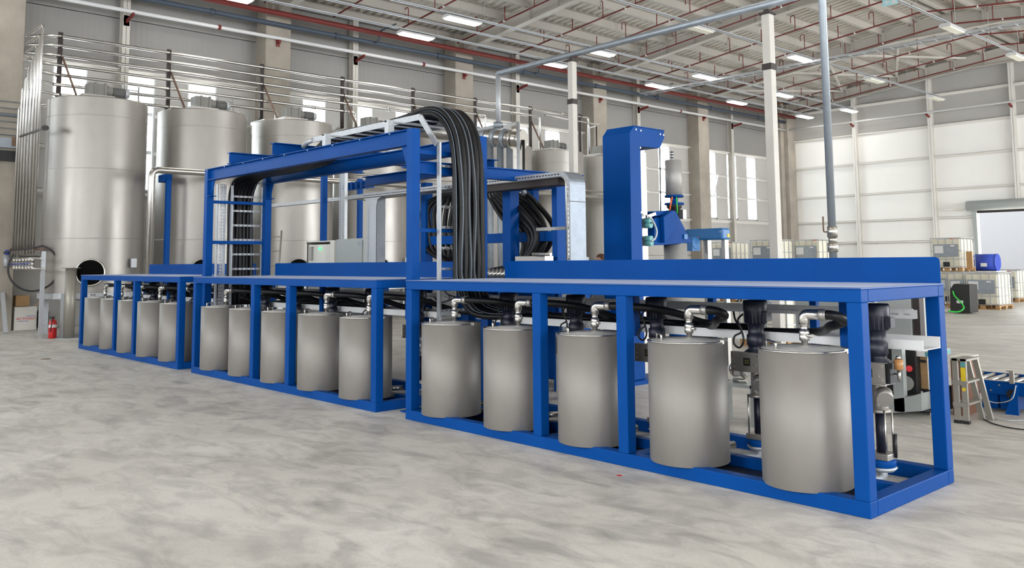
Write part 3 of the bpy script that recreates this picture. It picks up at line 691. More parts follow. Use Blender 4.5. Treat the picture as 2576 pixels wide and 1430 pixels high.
# ------------------------------------------------ galvanised frame of pipe and posts in the middle of the hall
t = thing('overhead_air_line', (-9, 11.0, 0), 'thick galvanised pipe carried on two tall cream posts', 'pipe')
A = Vector((-12.368,11.000,5.231)); B = Vector((-6.559,11.000,5.308))
MB().tube([(A.x, 11.0, A.z), (B.x+0.6, 11.0, A.z+0.04)], 0.055, 12).build('pipe_run', DGALV, t)
MB().tube(bend([(A.x, 11.0, A.z), (A.x, 11.0, 4.200)], 0.05), 0.05, 10).build('drop_pipe', GALV, t)
MB().tube([(-13.313,11.000,4.193), (-12.379,11.000,4.200), (-12.276,11.000,4.188), (-13.107,12.200,4.475)], 0.04, 8).build('cross_pipe', GALV, t)
MB().tube([(-12.462,11.600,4.350), (-12.441, 11.6, 1.7)], 0.035, 8).build('lower_drop', GALV, t)
MB().cyl((-12.378,11.000,4.277), (-12.379,11.000,4.169), 0.09, n=10).build('tee', DGALV, t)
for u, u2, lab in ((1437, 1443, 0), (1928, 1950, 1)):
    p = thing('cream_post', (-10.405 if lab == 0 else -6.532, 11.0, 0), ['slim cream steel post left of the blue column', 'thick cream steel post right of the blue column, nearer the camera side'][lab], 'post')
    x = p.location.x; w = 0.058 if lab == 0 else 0.065
    MB().box(x-w, x+w, 11-w, 11+w, 0, A.z-0.12).build('shaft', CREAM, p, bevel=0.008)
    MB().box(x-w*1.4, x+w*1.4, 11-w*1.4, 11+w*1.4, A.z-0.12, A.z-0.09).box(x-w*0.6, x+w*0.6, 11-w*0.6, 11+w*0.6, A.z-0.1, A.z-0.04).build('cap_clamp', DARKST, p)
    zc = 4.35 if lab == 0 else 4.30
    MB().box(x-w*1.15, x+w*1.15, 11-w*1.15, 11+w*1.15, zc, zc+0.09).build('splice_collar', DARKST, p)
    MB().box(x-0.15, x+0.15, 10.85, 11.15, 0, 0.015).build('base_plate', CREAM, p)
t = thing('air_drop_pipe', (-4.7, 9.0, 1.5), 'tall galvanised drop pipe with a ball valve, in front of the end wall', 'pipe')
x = -4.654
MB().tube([(x, 9.0, 1.45), (x, 9.0, 9.2)], 0.042, 12).build('pipe_run', DGALV, t)
MB().cyl((x, 9, 1.96), (x, 9, 1.84), 0.055, n=10).cyl((x, 9, 1.84), (x, 9, 1.78), 0.045, n=12).cyl((x, 9, 1.78), (x, 9, 1.68), 0.058, n=8).build('ball_valve', BRIGHT, t)
MB().tube(bend([(x-0.03, 9, 1.90), (x-0.09, 8.98, 1.90), (x-0.09, 8.98, 2.07)], 0.02), 0.009, 6).build('lever', RUSTY, t)
t = thing('cross_cable_tray', (-16, 30.1, 9.0), 'pale cable tray crossing the roof space in front of the end bays', 'cable tray')
for dy in (-0.2, 0.2): MB().box(-24.2, 8, 30.1+dy-0.01, 30.1+dy+0.01, 8.95, 9.02).build('side_rail', GALV, t)
for k in range(60): MB().box(-24.1+0.5*k, -24.05+0.5*k, 29.9, 30.3, 8.955, 8.965).build('rung', GALV, t)
t = thing('upper_walk_rail', (-23.5, 20, 6.7), 'thin white rail with hangers ending beside the sixth window bay', 'rail')
MB().tube([(-22.600,22.383,6.992), (-22.600,25.452,6.931)], 0.03, 8).build('rail', PIPE, t)
MB().tube([(-22.600,25.218,6.860), (-22.6, 25.218, 5.2)], 0.03, 6).build('leg', DARKST, t)
MB().tube(bend([(-22.600,25.171,6.855), (-22.600,24.802,6.756), (-22.600,24.826,5.857)], 0.05), 0.03, 6).build('drop', WPIPE, t)

# ================================================================== RACKS, DRUMS, PUMPS
RY0, RY1, RH = 5.36, 6.66, 1.42
def make_rack(x0, label, bx0=0.16):
    t = thing('drum_rack', (x0, RY0, 0), label, 'rack', 'blue steel drum racks in line'); x1 = x0+4.9; b = 0.1; bv = 0.006
    for y in (RY0, RY1-b): MB().box(x0, x1, y, y+b, 0, b).build('bottom_rail', BLUE, t, bevel=bv)
    for x in (x0, x1-b): MB().box(x, x+b, RY0+b, RY1-b, 0, b).build('cross_rail', BLUE, t, bevel=bv)
    MB().box(x0+b, x1-b, RY0+0.58, RY0+0.66, 0.01, 0.09).build('inner_rail', BLUE, t, bevel=bv)
    for off in (1.9, 2.87): MB().box(x0+off, x0+off+b, RY0+b, RY1-b, 0.0, 0.08).build('cross_rail', BLUE, t, bevel=bv)
    for off in (0, 1.9, 2.87, 4.8): MB().box(x0+off, x0+off+b, RY0, RY0+b, b, RH-0.095).build('front_post', BLUE, t, bevel=bv)
    for off in (0, 4.8): MB().box(x0+off, x0+off+b, RY1-b, RY1, b, RH-0.095).build('back_post', BLUE, t, bevel=bv)
    for off in (0.95, 1.9, 2.87, 3.85): MB().box(x0+off+0.02, x0+off+0.08, RY1-0.08, RY1-0.02, 0.86, RH-0.095).build('back_hanger', BLUE, t, bevel=bv)
    for off in (0.66, 2.35, 4.35): MB().box(x0+off, x0+off+0.07, RY0+0.78, RY0+0.85, 0.93, RH-0.09).build('inner_hanger', BLUE, t)
    for y in (RY0, RY1-b): MB().box(x0, x1, y, y+b, RH-0.095, RH-0.012).build('top_rail', BLUE, t, bevel=bv)
    for x in (x0, x1-b): MB().box(x, x+b, RY0+b, RY1-b, RH-0.095, RH-0.012).build('top_cross_rail', BLUE, t, bevel=bv)
    MB().box(x0-0.004, x1+0.004, RY0-0.006, RY1, RH-0.012, RH).build('table_top', BLUETOP, t, bevel=0.003)
    MB().box(x0+0.1, x1-0.1, RY0+0.1, RY0+0.58, 0.004, 0.012).build('black_floor_sheet', BLK, t)  # thin black sheet on the floor between front and inner rails
    c = 0.03; z1 = 1.612
    xs = x0+bx0; MB().prism([(xs, RH), (x1, RH), (x1, z1-c), (x1-c*0.3, z1-c*0.3), (x1-c, z1), (xs+c, z1), (xs+c*0.3, z1-c*0.3), (xs, z1-c)], 1, RY1-0.05, RY1-0.044).build('splash_board', BLUE, t)
    # hose shelf and slotted cable channel hung inside
    MB().box(x0+0.35, x1-0.0, 6.25, 6.255, 0.965, 1.03).box(x0+0.35, x1-0.0, 6.54, 6.545, 0.965, 1.04).box(x0+0.35, x1-0.0, 6.25, 6.545, 0.96, 0.966).build('hose_shelf', ZINC, t)
    m = MB(); m.slotted((x0+0.05, 6.47, 1.165), (1, 0, 0), 4.7, (0, 0, 1), 0.06, 0.09, 0.05, 0.014); m.box(x0+0.05, x0+4.75, 6.47, 6.54, 1.163, 1.166); m.box(x0+0.05, x0+4.75, 6.538, 6.54, 1.166, 1.225)
    m.box(x0+0.05, x0+4.75, 6.455, 6.475, 1.228, 1.236); m.build('cable_channel', ZINC, t)
    return t
RX = [-7.5, -12.95, -18.36]
rk = make_rack(RX[0], 'nearest blue drum rack at the right, with five drums'); rt = get_tree(rk)
copy_tree(rk, (RX[1]-RX[0], 0, 0), 'middle blue drum rack, under the blue portal frame', None, rt)
copy_tree(rk, (RX[2]-RX[0], 0, 0), 'farthest blue drum rack at the left, beside the first tank', None, rt)

DYC, DR, DZ0, DZ1 = 5.59, 0.30, 0.09, 0.985
def make_drum(x, label):
    t = thing('steel_drum', (x, DYC, DZ0), label, 'drum', 'stainless drums standing in the blue racks'); c = (x, DYC)
    m = MB(); m.lathe([(0, DZ0), (DR-0.004, DZ0), (DR, DZ0+0.004), (DR, DZ1), (DR-0.012, DZ1+0.001), (DR-0.014, DZ1-0.02)], c, 64); m.build('shell', STEEL, t)
    m = MB(); m.lathe([(DR-0.014, DZ1-0.004), (DR-0.02, DZ1+0.006), (0.17, DZ1+0.010), (0.165, DZ1+0.018), (0.0, DZ1+0.024)], c, 48); m.build('lid', LIDM, t)
    m = MB(); m.lathe([(DR-0.016, DZ1-0.002), (DR+0.003, DZ1-0.002), (DR+0.005, DZ1+0.006), (DR-0.002, DZ1+0.010), (DR-0.018, DZ1+0.008)], c, 64); m.build('lid_rim', BRIGHT, t)
    hx, hy = x-0.19, DYC-0.10
    MB().tube(bend([(hx-0.06, hy+0.05, DZ1), (hx-0.06, hy+0.05, DZ1+0.05), (hx+0.10, hy-0.10, DZ1+0.05), (hx+0.10, hy-0.10, DZ1)], 0.01, 3), 0.0095, 6).build('handle', BRIGHT, t)
    MB().box(x+DR-0.01, x+DR+0.008, DYC+0.02, DYC+0.045, DZ1-0.01, DZ1+0.02).build('lid_hinge', BRIGHT, t)
    fx, fy = x-0.02, DYC+0.06
    m = MB(); m.lathe([(0.022, DZ1), (0.022, DZ1+0.05), (0.034, DZ1+0.055), (0.036, DZ1+0.085), (0.033, DZ1+0.09), (0.036, DZ1+0.095), (0.034, DZ1+0.125), (0.026, DZ1+0.13), (0.026, DZ1+0.155), (0.031, DZ1+0.16), (0.031, DZ1+0.175), (0.022, DZ1+0.18)], (fx, fy), 16)
    fo = m.build('ball_valve', BRIGHT, t); MB().cyl((fx+0.02, fy-0.01, DZ1+0.09), (fx+0.075, fy-0.025, DZ1+0.09), 0.014, n=8).build('valve_stem', BRIGHT, fo)
    P = bend([(fx, fy, DZ1+0.165), (fx, fy, DZ1+0.235), (fx+0.13, fy+0.035, DZ1+0.235)], 0.06, 6)
    MB().tube(P, 0.036, 14).build('elbow', BRIGHT, t)
    MB().tube([(fx+0.10, fy+0.028, DZ1+0.235), (fx+0.145, fy+0.04, DZ1+0.235)], 0.040, 12).build('hose_ferrule', PLATE, t)
    MB().tube([(x+0.02, DYC+DR-0.02, 0.15), (x+0.10, DYC+DR+0.15, 0.15)], 0.028, 10).build('outlet_stub', BRIGHT, t)
    return t
DXS = [[-7.03, -6.07, -5.10, -4.115, -3.14], [-12.42, -11.48, -10.52, -9.56, -8.60], [-17.80, -16.88, -15.95, -15.00, -14.02]]
rn = ['nearest rack', 'middle rack', 'farthest rack']
pos = {0: ['leftmost', 'second from the left', 'middle', 'fourth from the left', 'rightmost']}[0]
d0 = make_drum(DXS[0][0], 'leftmost stainless drum in the nearest rack'); dt = get_tree(d0)
for r in range(3):
    for k in range(5):
        if r == 0 and k == 0: continue
        copy_tree(d0, (DXS[r][k]-DXS[0][0], 0, 0), '%s stainless drum in the %s' % (pos[k], rn[r]), None, dt)

def make_pump(x, label, num):
    y = 6.14; t = thing('metering_pump', (x, y, 0.05), label, 'pump', 'vertical pumps behind the drums'); c = (x, y)
    m = MB(); m.lathe([(0.0, 1.285), (0.086, 1.283), (0.095, 1.27), (0.095, 1.20)], c, 24); m.build('fan_cover', NAVY, t)
    m = MB(); m.lathe([(0.084, 1.20), (0.084, 1.10), (0.072, 1.095)], c, 24)
    for k in range(20):
        a = 2*PI*k/20; m.bar((x+0.083*math.cos(a), y+0.083*math.sin(a), 1.21), (x+0.083*math.cos(a), y+0.083*math.sin(a), 1.105), 0.006, 0.012, (math.cos(a), math.sin(a), 0))
    mo = m.build('motor', NAVY, t); MB().box(x+0.07, x+0.12, y-0.035, y+0.035, 1.12, 1.19).build('terminal_box', NAVY, mo)
    m = MB(); m.lathe([(0.080, 1.10), (0.062, 1.085), (0.060, 1.02), (0.072, 1.01), (0.074, 0.935), (0.066, 0.925), (0.060, 0.905), (0.10, 0.875), (0.10, 0.865)], c, 24); m.build('gearbox', NAVY, t)
    m = MB(); m.box(x-0.17, x+0.095, y-0.105, y-0.101, 0.735, 0.875); m.box(x-0.17, x+0.095, y-0.105, y-0.06, 0.875, 0.879); m.box(x-0.17, x+0.10, y-0.12, y+0.04, 0.728, 0.736); m.build('bracket_plate', PLATE, t)
    MB().box(x+0.05, x+0.115, y-0.07, y+0.10, 0.735, 0.875).build('side_bracket', BLK, t)
    nl = MB().box(x-0.055, x+0.005, y-0.108, y-0.105, 0.775, 0.835).build('number_label', BLK, t)
    text_mesh('number', num, 0.040, (x-0.025, y-0.1085, 0.805), (PI/2, 0, 0), NUM, nl, 0.0003)
    for dx, dz in ((-0.145, 0.855), (0.07, 0.855), (-0.145, 0.76), (0.07, 0.76), (-0.145, 0.80), (0.045, 0.785)): MB().cyl((x+dx, y-0.101, dz), (x+dx, y-0.110, dz), 0.009, n=6).build('bolt', BRIGHT, t)
    m = MB(); m.lathe([(0.05, 0.728), (0.052, 0.60), (0.056, 0.55), (0.072, 0.545), (0.072, 0.525), (0.05, 0.522)], (x-0.0, y), 24); m.build('pump_cylinder', PLATE, t)
    MB().cyl((x+0.05, y-0.05, 0.66), (x+0.09, y-0.11, 0.63), 0.062, 0.055, 18).build('inspection_cover', PLATE, t)
    MB().cyl((x, y, 0.525), (x, y, 0.245), 0.036, n=20).build('column', NAVY, t)
    for sx in (-1, 1):
        for sy in (-1, 1): MB().cyl((x+sx*0.056, y+sy*0.056, 0.55), (x+sx*0.056, y+sy*0.056, 0.225), 0.0065, n=8).build('tie_rod', BRIGHT, t)
    MB().box(x-0.075, x+0.075, y-0.075, y+0.075, 0.205, 0.25).build('foot_flange', PLATE, t, bevel=0.006)
    MB().lathe([(0, 0.205), (0.085, 0.205), (0.09, 0.195), (0.09, 0.165), (0.085, 0.155), (0, 0.155)], c, 24).build('blue_manifold', BLUE, t)
    m = MB(); m.lathe([(0, 0.155), (0.098, 0.15), (0.075, 0.125), (0.045, 0.12), (0, 0.12)], c, 20); m.tube(bend([(x, y, 0.14), (x, y, 0.065), (x-0.33, y-0.28, 0.075)], 0.09, 6), 0.030, 12); m.build('suction_elbow', GALV, t)
    MB().cyl((x+0.085, y+0.03, 0.38), (x+0.08, y+0.03, 0.22), 0.014, n=8).build('vent_tube', BLK, t)
    g = MB(); g.cyl((x+0.10, y+0.02, 0.80), (x+0.155, y-0.02, 0.80), 0.006, n=6); g.cyl((x+0.155, y-0.02, 0.76), (x+0.155, y-0.02, 0.83), 0.012, n=8); g.cyl((x+0.155, y-0.02, 0.905), (x+0.155, y-0.02, 0.93), 0.022, 0.012, 10)
    go = g.build('sight_gauge', BRIGHT, t); MB().cyl((x+0.155, y-0.02, 0.835), (x+0.155, y-0.02, 0.905), 0.03, n=12).build('amber_glass', DIALC, go)
    return t
def pump_cable(x, label):
    o = MB().tube(catmull([(x-0.09, 6.10, 1.17), (x-0.15, 6.12, 1.12), (x-0.13, 6.14, 1.03), (x-0.19, 6.13, 0.99), (x-0.20, 6.13, 0.93), (x-0.15, 6.13, 0.90), (x-0.11, 6.13, 0.95), (x-0.13, 6.14, 1.03), (x-0.20, 6.16, 1.12), (x-0.24, 6.2, 1.18)], 5), 0.008, 6).build('power_cable', RUB2)
    tag(o, label, 'cable', 'thin cables looping beside the pumps')
n = 21
for r in range(3):
    for k in range(4, -1, -1):
        x = DXS[r][k]+0.265
        make_pump(x, 'dark motor pump numbered %d behind the %s drum of the %s' % (n, pos[k], rn[r]), str(n))
        pump_cable(x, 'thin cable beside the pump of the %s drum, %s' % (pos[k], rn[r])); n += 1
# hose from each drum elbow back onto the shelf
for r in range(3):
    for k in range(5):
        x = DXS[r][k]; fx, fy, z = x-0.02, DYC+0.06, DZ1+0.235
        if r == 0 and k >= 3:
            P = [(fx+0.12, fy+0.033, z), (fx+0.17, fy+0.06, z-0.003), (fx+0.205, fy+0.12, z-0.02), (fx+0.20, fy+0.19, z-0.045), (fx+0.14, fy+0.25, z-0.07), (fx+0.02, fy+0.34, z-0.10), (fx-0.3, 6.30, 1.04), (fx-1.1, 6.40, 1.01), (fx-1.9, 6.44, 1.01)]
        else:
            s = 0.0
            P = [(fx+0.12, fy+0.033, z), (fx+0.27, fy+0.09, z-0.003), (fx+0.44, fy+0.22, z-0.02), (fx+0.54, 6.10, z-0.07), (fx+0.60, 6.30, z-0.14), (fx+0.75, 6.42, 1.04), (fx+1.0, 6.45, 1.03)]
        o = MB().tube(catmull(P, 7), 0.034, 10).build('drum_hose', RUB)
        tag(o, 'black hose curling off the %s drum, %s' % (pos[k], rn[r]), 'hose', 'hoses from the drums to the shelf')
# long hoses lying on the shelves
for r in range(3):
    for j in range(4):
        x0 = RX[r]+0.4+0.12*j; x1 = RX[r]+4.9-0.55*j-0.75
        P = [(x0, 6.30+0.07*j, 1.0+0.0*j)]+[(x0+(x1-x0)*q/6, 6.30+0.065*j+0.012*math.sin(q*1.7+j), 0.998+(0.05 if j % 2 else 0)+0.006*math.sin(q*2.1+j)) for q in range(1, 7)]
        o = MB().tube(catmull(P, 5), 0.030, 9).build('shelf_hose', RUB)
        tag(o, 'black rubber hose lying along the shelf of the %s, %s from the front' % (rn[r], ['first', 'second', 'third', 'fourth'][j]), 'hose', 'hoses lying on the rack shelves')
# small cable loop at the left end of the nearest rack
for j in range(2):
    o = MB().tube(catmull([(-8.562,6.500,1.250), (-8.378,6.450,1.312), (-8.221,6.400,1.292), (-8.125,6.420,1.223), (-8.098,6.500,1.198)] if j == 0 else [(-8.562,6.500,1.230), (-8.394,6.450,1.155), (-8.221,6.400,1.133), (-8.110,6.420,1.159), (-8.083,6.500,1.189)], 5), 0.007, 6).build('rack_cable', RUB2)
    tag(o, 'black cable bowing %s by the left end of the nearest rack' % ('upwards' if j == 0 else 'downwards'), 'cable')

# ================================================================== BLUE PORTAL WITH THE HOSE BUNDLE
def ibeam(m, a, b, h, w, t=0.012):
    """I section from a to b (centre of the section), horizontal"""
    a = Vector(a); b = Vector(b)
    m.bar(a, b, t, h-2*t); up = Vector((0, 0, h/2-t/2)); m.bar(a+up, b+up, w, t); m.bar(a-up, b-up, w, t); return m
GX0, GX1, GY0, GY1, GZ = -13.25, -7.86, 5.62, 6.60, 3.085
t = thing('portal_frame', (GX0, GY0, 0), 'tall blue steel portal frame straddling the middle rack', 'frame')
for x in (GX0, GX1):
    for y in (GY0, GY1): MB().box(x, x+0.11, y, y+0.11, 0, GZ if y == GY0 else GZ-0.0).build('post', BLUE, t, bevel=0.006)
    for y in (GY0, GY1): MB().box(x-0.04, x+0.15, y-0.04, y+0.15, 0, 0.015).build('foot_plate', BLUE, t)
for y in (GY0, GY1):
    b = ibeam(MB(), (GX0+0.11, y+0.055, GZ-0.09), (GX1, y+0.055, GZ-0.09), 0.18, 0.11).build('main_beam', BLUE, t)
    for x, s in ((GX0+0.11, 1), (GX1, -1)):
        m = MB(); m.prism([(x, GZ-0.18), (x+s*0.16, GZ-0.18), (x+s*0.06, GZ-0.42), (x, GZ-0.42)], 1, y+0.05, y+0.06); m.box(x, x+s*0.10, y, y+0.11, GZ-0.43, GZ-0.42); m.build('gusset', BLUE, t)
for x in (-12.290, -10.937):
    ibeam(MB(), (x, GY0-0.04, GZ+0.085), (x, 7.9, GZ+0.085), 0.17, 0.13).build('cross_beam', BLUE, t)
for z, h in ((1.98, 0.04), (2.86, 0.05)): MB().box(GX1+0.02, GX1+0.07, GY0+0.11, GY1, z-h, z).build('tie_bar', BLUE, t)
for z, h in ((1.97, 0.05), (2.60, 0.045)): MB().box(GX0+0.03, GX0+0.08, GY0+0.11, GY1, z-h, z).build('tie_bar', BLUE, t)
ibeam(MB(), (GX1+0.05, GY0+0.11, 2.66), (GX1+0.05, 8.4, 2.66), 0.14, 0.10).build('side_beam', BLUE, t)
for x in [GX0+0.11+0.62*k for k in range(9)]: MB().cyl((x, GY0+0.0, GZ-0.02), (x, GY0-0.012, GZ-0.02), 0.008, n=6).build('bolt', GALV, t)
# cable ladder on top, down the right side and down the left side
t = thing('hose_ladder', (-9, 5.95, 3.2), 'galvanised cable ladder on top of the blue portal carrying the hoses', 'cable tray')
ya, yb_ = 5.93, 6.55
for y in (ya, yb_):
    MB().box(-10.45, -8.03, y-0.01, y+0.01, 3.24, 3.31).build('side_rail', GALV, t)
    MB().bar((-8.02, y, 3.275), (-7.72, y, 2.93), 0.02, 0.07).build('sloping_rail', GALV, t)
    MB().tube([(-10.45, y, 3.275), (-10.6, y, 3.26), (-10.72, y, 3.21)], 0.035, 6).build('curved_rail', GALV, t)
for k in range(9): MB().box(-10.35+0.28*k, -10.31+0.28*k, ya, yb_, 3.245, 3.26).build('rung', GALV, t)
for x in (-9.75, -8.35): MB().box(x, x+0.08, 5.66, 5.74, GZ, 3.245).box(x, x+0.08, GY1+0.02, GY1+0.10, GZ, 3.245).box(x, x+0.04, 5.66, GY1+0.1, 3.225, 3.243).build('support_stub', GALV, t)
t = thing('right_hose_ladder', (-7.72, 6.2, 0.95), 'vertical cable ladder behind the black hoses at the right end of the portal', 'cable tray')
for y in (5.975, yb_): MB().box(-7.755, -7.70, y-0.012, y+0.012, 0.95, 2.95).build('side_rail', GALV, t)
for k in range(8):
    m = MB(); m.slotted((-7.745, 5.985, 1.05+0.232*k), (0, 1, 0), 0.56, (0, 0, 1), 0.03, 0.07, 0.035, 0.010); m.box(-7.765, -7.745, 5.985, 6.545, 1.05+0.232*k, 1.053+0.232*k); m.build('rung', GALV, t)
t = thing('left_hose_ladder', (-13.3, 6.2, 0.95), 'vertical cable ladder in front of the black hoses at the left end of the portal', 'cable tray')
for u in (583, 660): MB().box(-13.33, -13.28, 6.106-0.012 if u == 583 else 6.632-0.012, 6.106+0.012 if u == 583 else 6.632+0.012, 0.95, 2.86).build('side_rail', GALV, t)
for k in range(8):
    z = 1.28+0.232*k-0.0; m = MB(); m.slotted((-13.29, 6.106, z), (0, 1, 0), 6.632-6.106, (0, 0, 1), 0.03, 0.07, 0.035, 0.010); m.build('rung', GALV, t)
t = thing('perforated_channel', (-13.35, 5.95, 0.9), 'bright perforated cable channel beside the left portal post', 'cable tray')
y0_, y1_ = 5.930, 6.029
for j in range(3): MB().slotted((-13.36, y0_+(y1_-y0_)*j/3, 0.9), (0, 0, 1), 1.98, (0, 1, 0), (y1_-y0_)/3, 0.05, 0.028, 0.010).build('perforated_face', GALV, t)
MB().box(-13.42, -13.36, y0_-0.04, y0_-0.02, 0.9, 2.88).box(-13.42, -13.36, y1_, y1_+0.005, 0.9, 2.88).build('side_flange', GALV, t)
hp = ['first', 'second', 'third', 'fourth', 'fifth', 'sixth', 'seventh']
for L in range(2):
    for i in range(7 if L == 0 else 6):
        y = 6.125+0.062*i+(0.031 if L else 0); o_ = 0.058*L; j = 0.012*math.sin(i*2.3+L)
        P = [(-13.42-o_, y+j, 0.95), (-13.42-o_+j, y, 1.7), (-13.43-o_, y-j, 2.5), (-13.36-o_, y, 2.84), (-13.05, y, 3.0+o_*0.3), (-12.0, y+j, 3.02+o_*0.5), (-11.0, y-j, 3.06+o_), (-10.3, y, 3.285+o_), (-9.2, y+j, 3.29+o_), (-8.55, y, 3.325+o_), (-8.2, y-j, 3.355+o_), (-7.93+o_*0.4, y, 3.29+o_), (-7.73+o_*0.8, y, 3.08+o_*0.6), (-7.645+o_, y, 2.75), (-7.625+o_+j, y+j, 2.2), (-7.62+o_, y-j, 1.6), (-7.60+o_, y, 1.38), (-7.46+o_, y+0.02, 1.12), (-7.2+0.12*i+o_, y+0.06, 1.02), (-6.7+0.12*i, 6.42, 1.04)]
        t = thing('bundled_hose', (-7.62, y, 1.0), 'thick black hose of the bundle over the portal, %s from the front, %s layer' % (hp[i], 'outer' if L else 'inner'), 'hose', 'hoses bundled over the blue portal')
        C_ = catmull(P, 7); MB().tube(C_, 0.0335, 9).build('hose', RUB, t)
        if (L == 1 and i in (0, 2, 3)) or (L == 0 and i in (0, 6)):
            Q = []
            for a, b in zip(C_, C_[1:]):
                d = (b-a).normalized(); side = Vector((0, -1, 0)); out = side.cross(d); out = out if out.x > 0 or abs(out.x) < 0.3 else -out
                nrm = (Vector((0, 1, 0)).cross(d)); nrm = nrm if nrm.x*1+nrm.z*0.6 > 0 else -nrm
                Q.append(a+nrm.normalized()*0.0305+Vector((0, -0.006, 0)))
            MB().tube(Q, 0.0035, 4).build('marking_stripe', STRIPE, t)

# ================================================================== LONG BENT CABLE TRAY
t = thing('long_cable_tray', (-10, 7.2, 1), 'long galvanised cable tray bent down at its right end, behind the portal', 'cable tray')
TY0, TY1 = 7.2, 7.46
zt0 = 2.644; xr = -6.873; xl = -11.553; R_ = 0.16; hR = 0.065
prof = [(xl, zt0), (xr-R_, zt0)]+[(xr-R_+R_*math.sin(a), zt0-R_+R_*math.cos(a)) for a in [PI/2*k/8 for k in range(1, 9)]]+[(xr, 1.3)]
def offs(P, d):
    out = []
    for k in range(len(P)):
        a = Vector((P[max(k-1, 0)][0], P[max(k-1, 0)][1])); b = Vector((P[min(k+1, len(P)-1)][0], P[min(k+1, len(P)-1)][1])); q = (b-a).normalized(); out.append((P[k][0]+q.y*d, P[k][1]-q.x*d))
    return out
inn = offs(prof, hR)
m = MB()
for a, b, c, d in zip(prof, prof[1:], inn[1:], inn):
    m.quad((a[0], TY0, a[1]), (b[0], TY0, b[1]), (b[0], TY1, b[1]), (a[0], TY1, a[1]), False)
m.build('cover', COVER, t)
for y in (TY0, TY1):
    m = MB()
    m.slotted((xl, y, zt0-hR), (1, 0, 0), xr-R_-xl, (0, 0, 1), hR, 0.05, 0.03, 0.012); m.slotted((xr, y, 1.3), (0, 0, 1), zt0-R_-1.3, (-1, 0, 0), hR, 0.05, 0.03, 0.012)
    for a, b, c, d in list(zip(prof, prof[1:], inn[1:], inn))[1:-1]: m.quad((a[0], y, a[1]), (b[0], y, b[1]), (c[0], y, c[1]), (d[0], y, d[1]))
    m.build('side_rail', GALV, t)
    MB().tube([(p[0], y, p[1]) for p in inn], 0.008, 6).build('rolled_edge', PIPE, t)
m = MB(); m.box(xl, xr-R_-0.02, TY0, TY1, zt0-hR-0.002, zt0-hR); m.build('tray_bottom', PLATE, t)
MB().box(-8.657, xr-R_-0.05, TY0+0.02, TY1-0.02, zt0-hR-0.085, zt0-hR-0.004).build('dark_under_box', DARKST, t)  # dark box added to fill the dark band below the rail
MB().box(xr-0.01, xr+0.004, TY0, TY1, zt0-0.36, zt0-0.352).build('joint', BLK, t)
MB().box(-7.458, xr-0.06, 7.22, 7.26, 1.966, 2.003).build('support_arm', PLATE, t)
xa = -11.065; xb = -10.820
m = MB(); m.box(xa, xb, TY0, TY0+0.004, 1.3, zt0-hR); m.slotted((xa-0.004, TY0-0.004, 1.3), (0, 0, 1), zt0-hR-1.3, (1, 0, 0), 0.05, 0.05, 0.03, 0.012); m.box(xb-0.004, xb, TY0, TY1-0.1, 1.3, zt0-hR)
m.prism([(xa-0.14, zt0-hR), (xb+0.14, zt0-hR), (xb+0.03, zt0-hR-0.04), (xb, zt0-hR-0.14), (xa, zt0-hR-0.14), (xa-0.03, zt0-hR-0.04)], 1, TY0-0.003, TY0); m.build('branch_drop', GALV, t)
t = thing('thin_cable_tray', (-14, 8.6, 2.6), 'thin slotted cable tray in front of the third tank', 'cable tray')
a = Vector((-16.865,8.600,2.786)); b = Vector((-11.878,8.600,2.754))
MB().slotted(a, b-a, (b-a).length, (0, 0, 1), 0.07, 0.05, 0.03, 0.012).bar(a, b, 0.12, 0.004).build('tray', GALV, t)
t = thing('vertical_slotted_channel', (-13.747, 8.4, 0.9), 'narrow vertical slotted channel between two blue posts', 'cable tray')
xa, xb = -13.842, -13.652; zc = 3.242
MB().slotted((xa, 8.4, 0.9), (0, 0, 1), zc-0.9, (1, 0, 0), (xb-xa)/2, 0.05, 0.03, 0.014).slotted(((xa+xb)/2, 8.4, 0.9), (0, 0, 1), zc-0.9, (1, 0, 0), (xb-xa)/2, 0.05, 0.03, 0.014).box(xb, xb+0.004, 8.4, 8.46, 0.9, zc).build('channel', GALV, t)

# ================================================================== DOSING MACHINE FRAME BEHIND THE RACKS
t = thing('machine_frame', (-10, 8, 0), 'blue machine frame behind the racks holding looped black hoses', 'machine')
def fpost(u0, u1, v0, y, w, d):
    x = u0; MB().box(x, x+w, y, y+d, 0, v0).build('post', BLUE, t, bevel=0.006)
fpost(-8.479, 0, 2.684, 7.6, 0.15, 0.16)
fpost(-9.040, 0, 2.674, 8.6, 0.11, 0.11)
fpost(-7.769, 0, 2.695, 7.8, 0.09, 0.20)
fpost(-10.540, 0, 2.795, 7.8, 0.12, 0.14)
fpost(-14.168, 0, 3.340, 8.2, 0.09, 0.10)
fpost(-15.141, 0, 3.314, 9.6, 0.08, 0.10)
x0, x1 = -10.540, -7.769
MB().box(x0+0.12, x1, 7.86, 7.98, 1.862, 1.989).build('middle_beam', BLUE, t, bevel=0.005)
MB().box(-8.479+0.15, x1+0.09, 7.8, 7.9, 2.588-0.0, 2.714).build('top_beam', BLUE, t, bevel=0.005)
MB().box(x0, -8.512, 8.6, 8.7, 2.62, 2.78).build('back_beam', BLUE, t)
MB().box(x0, x1, 7.62, 8.8, 1.30, 1.40).build('machine_bed', BLUE, t)
ibeam(MB(), (-12.5, 8.1, 2.975), (-9.206, 8.1, 2.975), 3.049-2.895, 0.16).build('upper_beam', BLUE, t)
MB().box(x0, x1, 7.9, 8.5, 0.12, 1.28).build('base_cabinet', BLUE, t, bevel=0.01)
for i in range(5): MB().box(x0-2.8+0.72*i, x0-2.7+0.72*i, 8.0, 8.1, 0, 1.30).build('leg', BLUE, t)
MB().box(x0-2.9, x0, 7.95, 8.15, 1.22, 1.32).build('side_bed', BLUE, t)
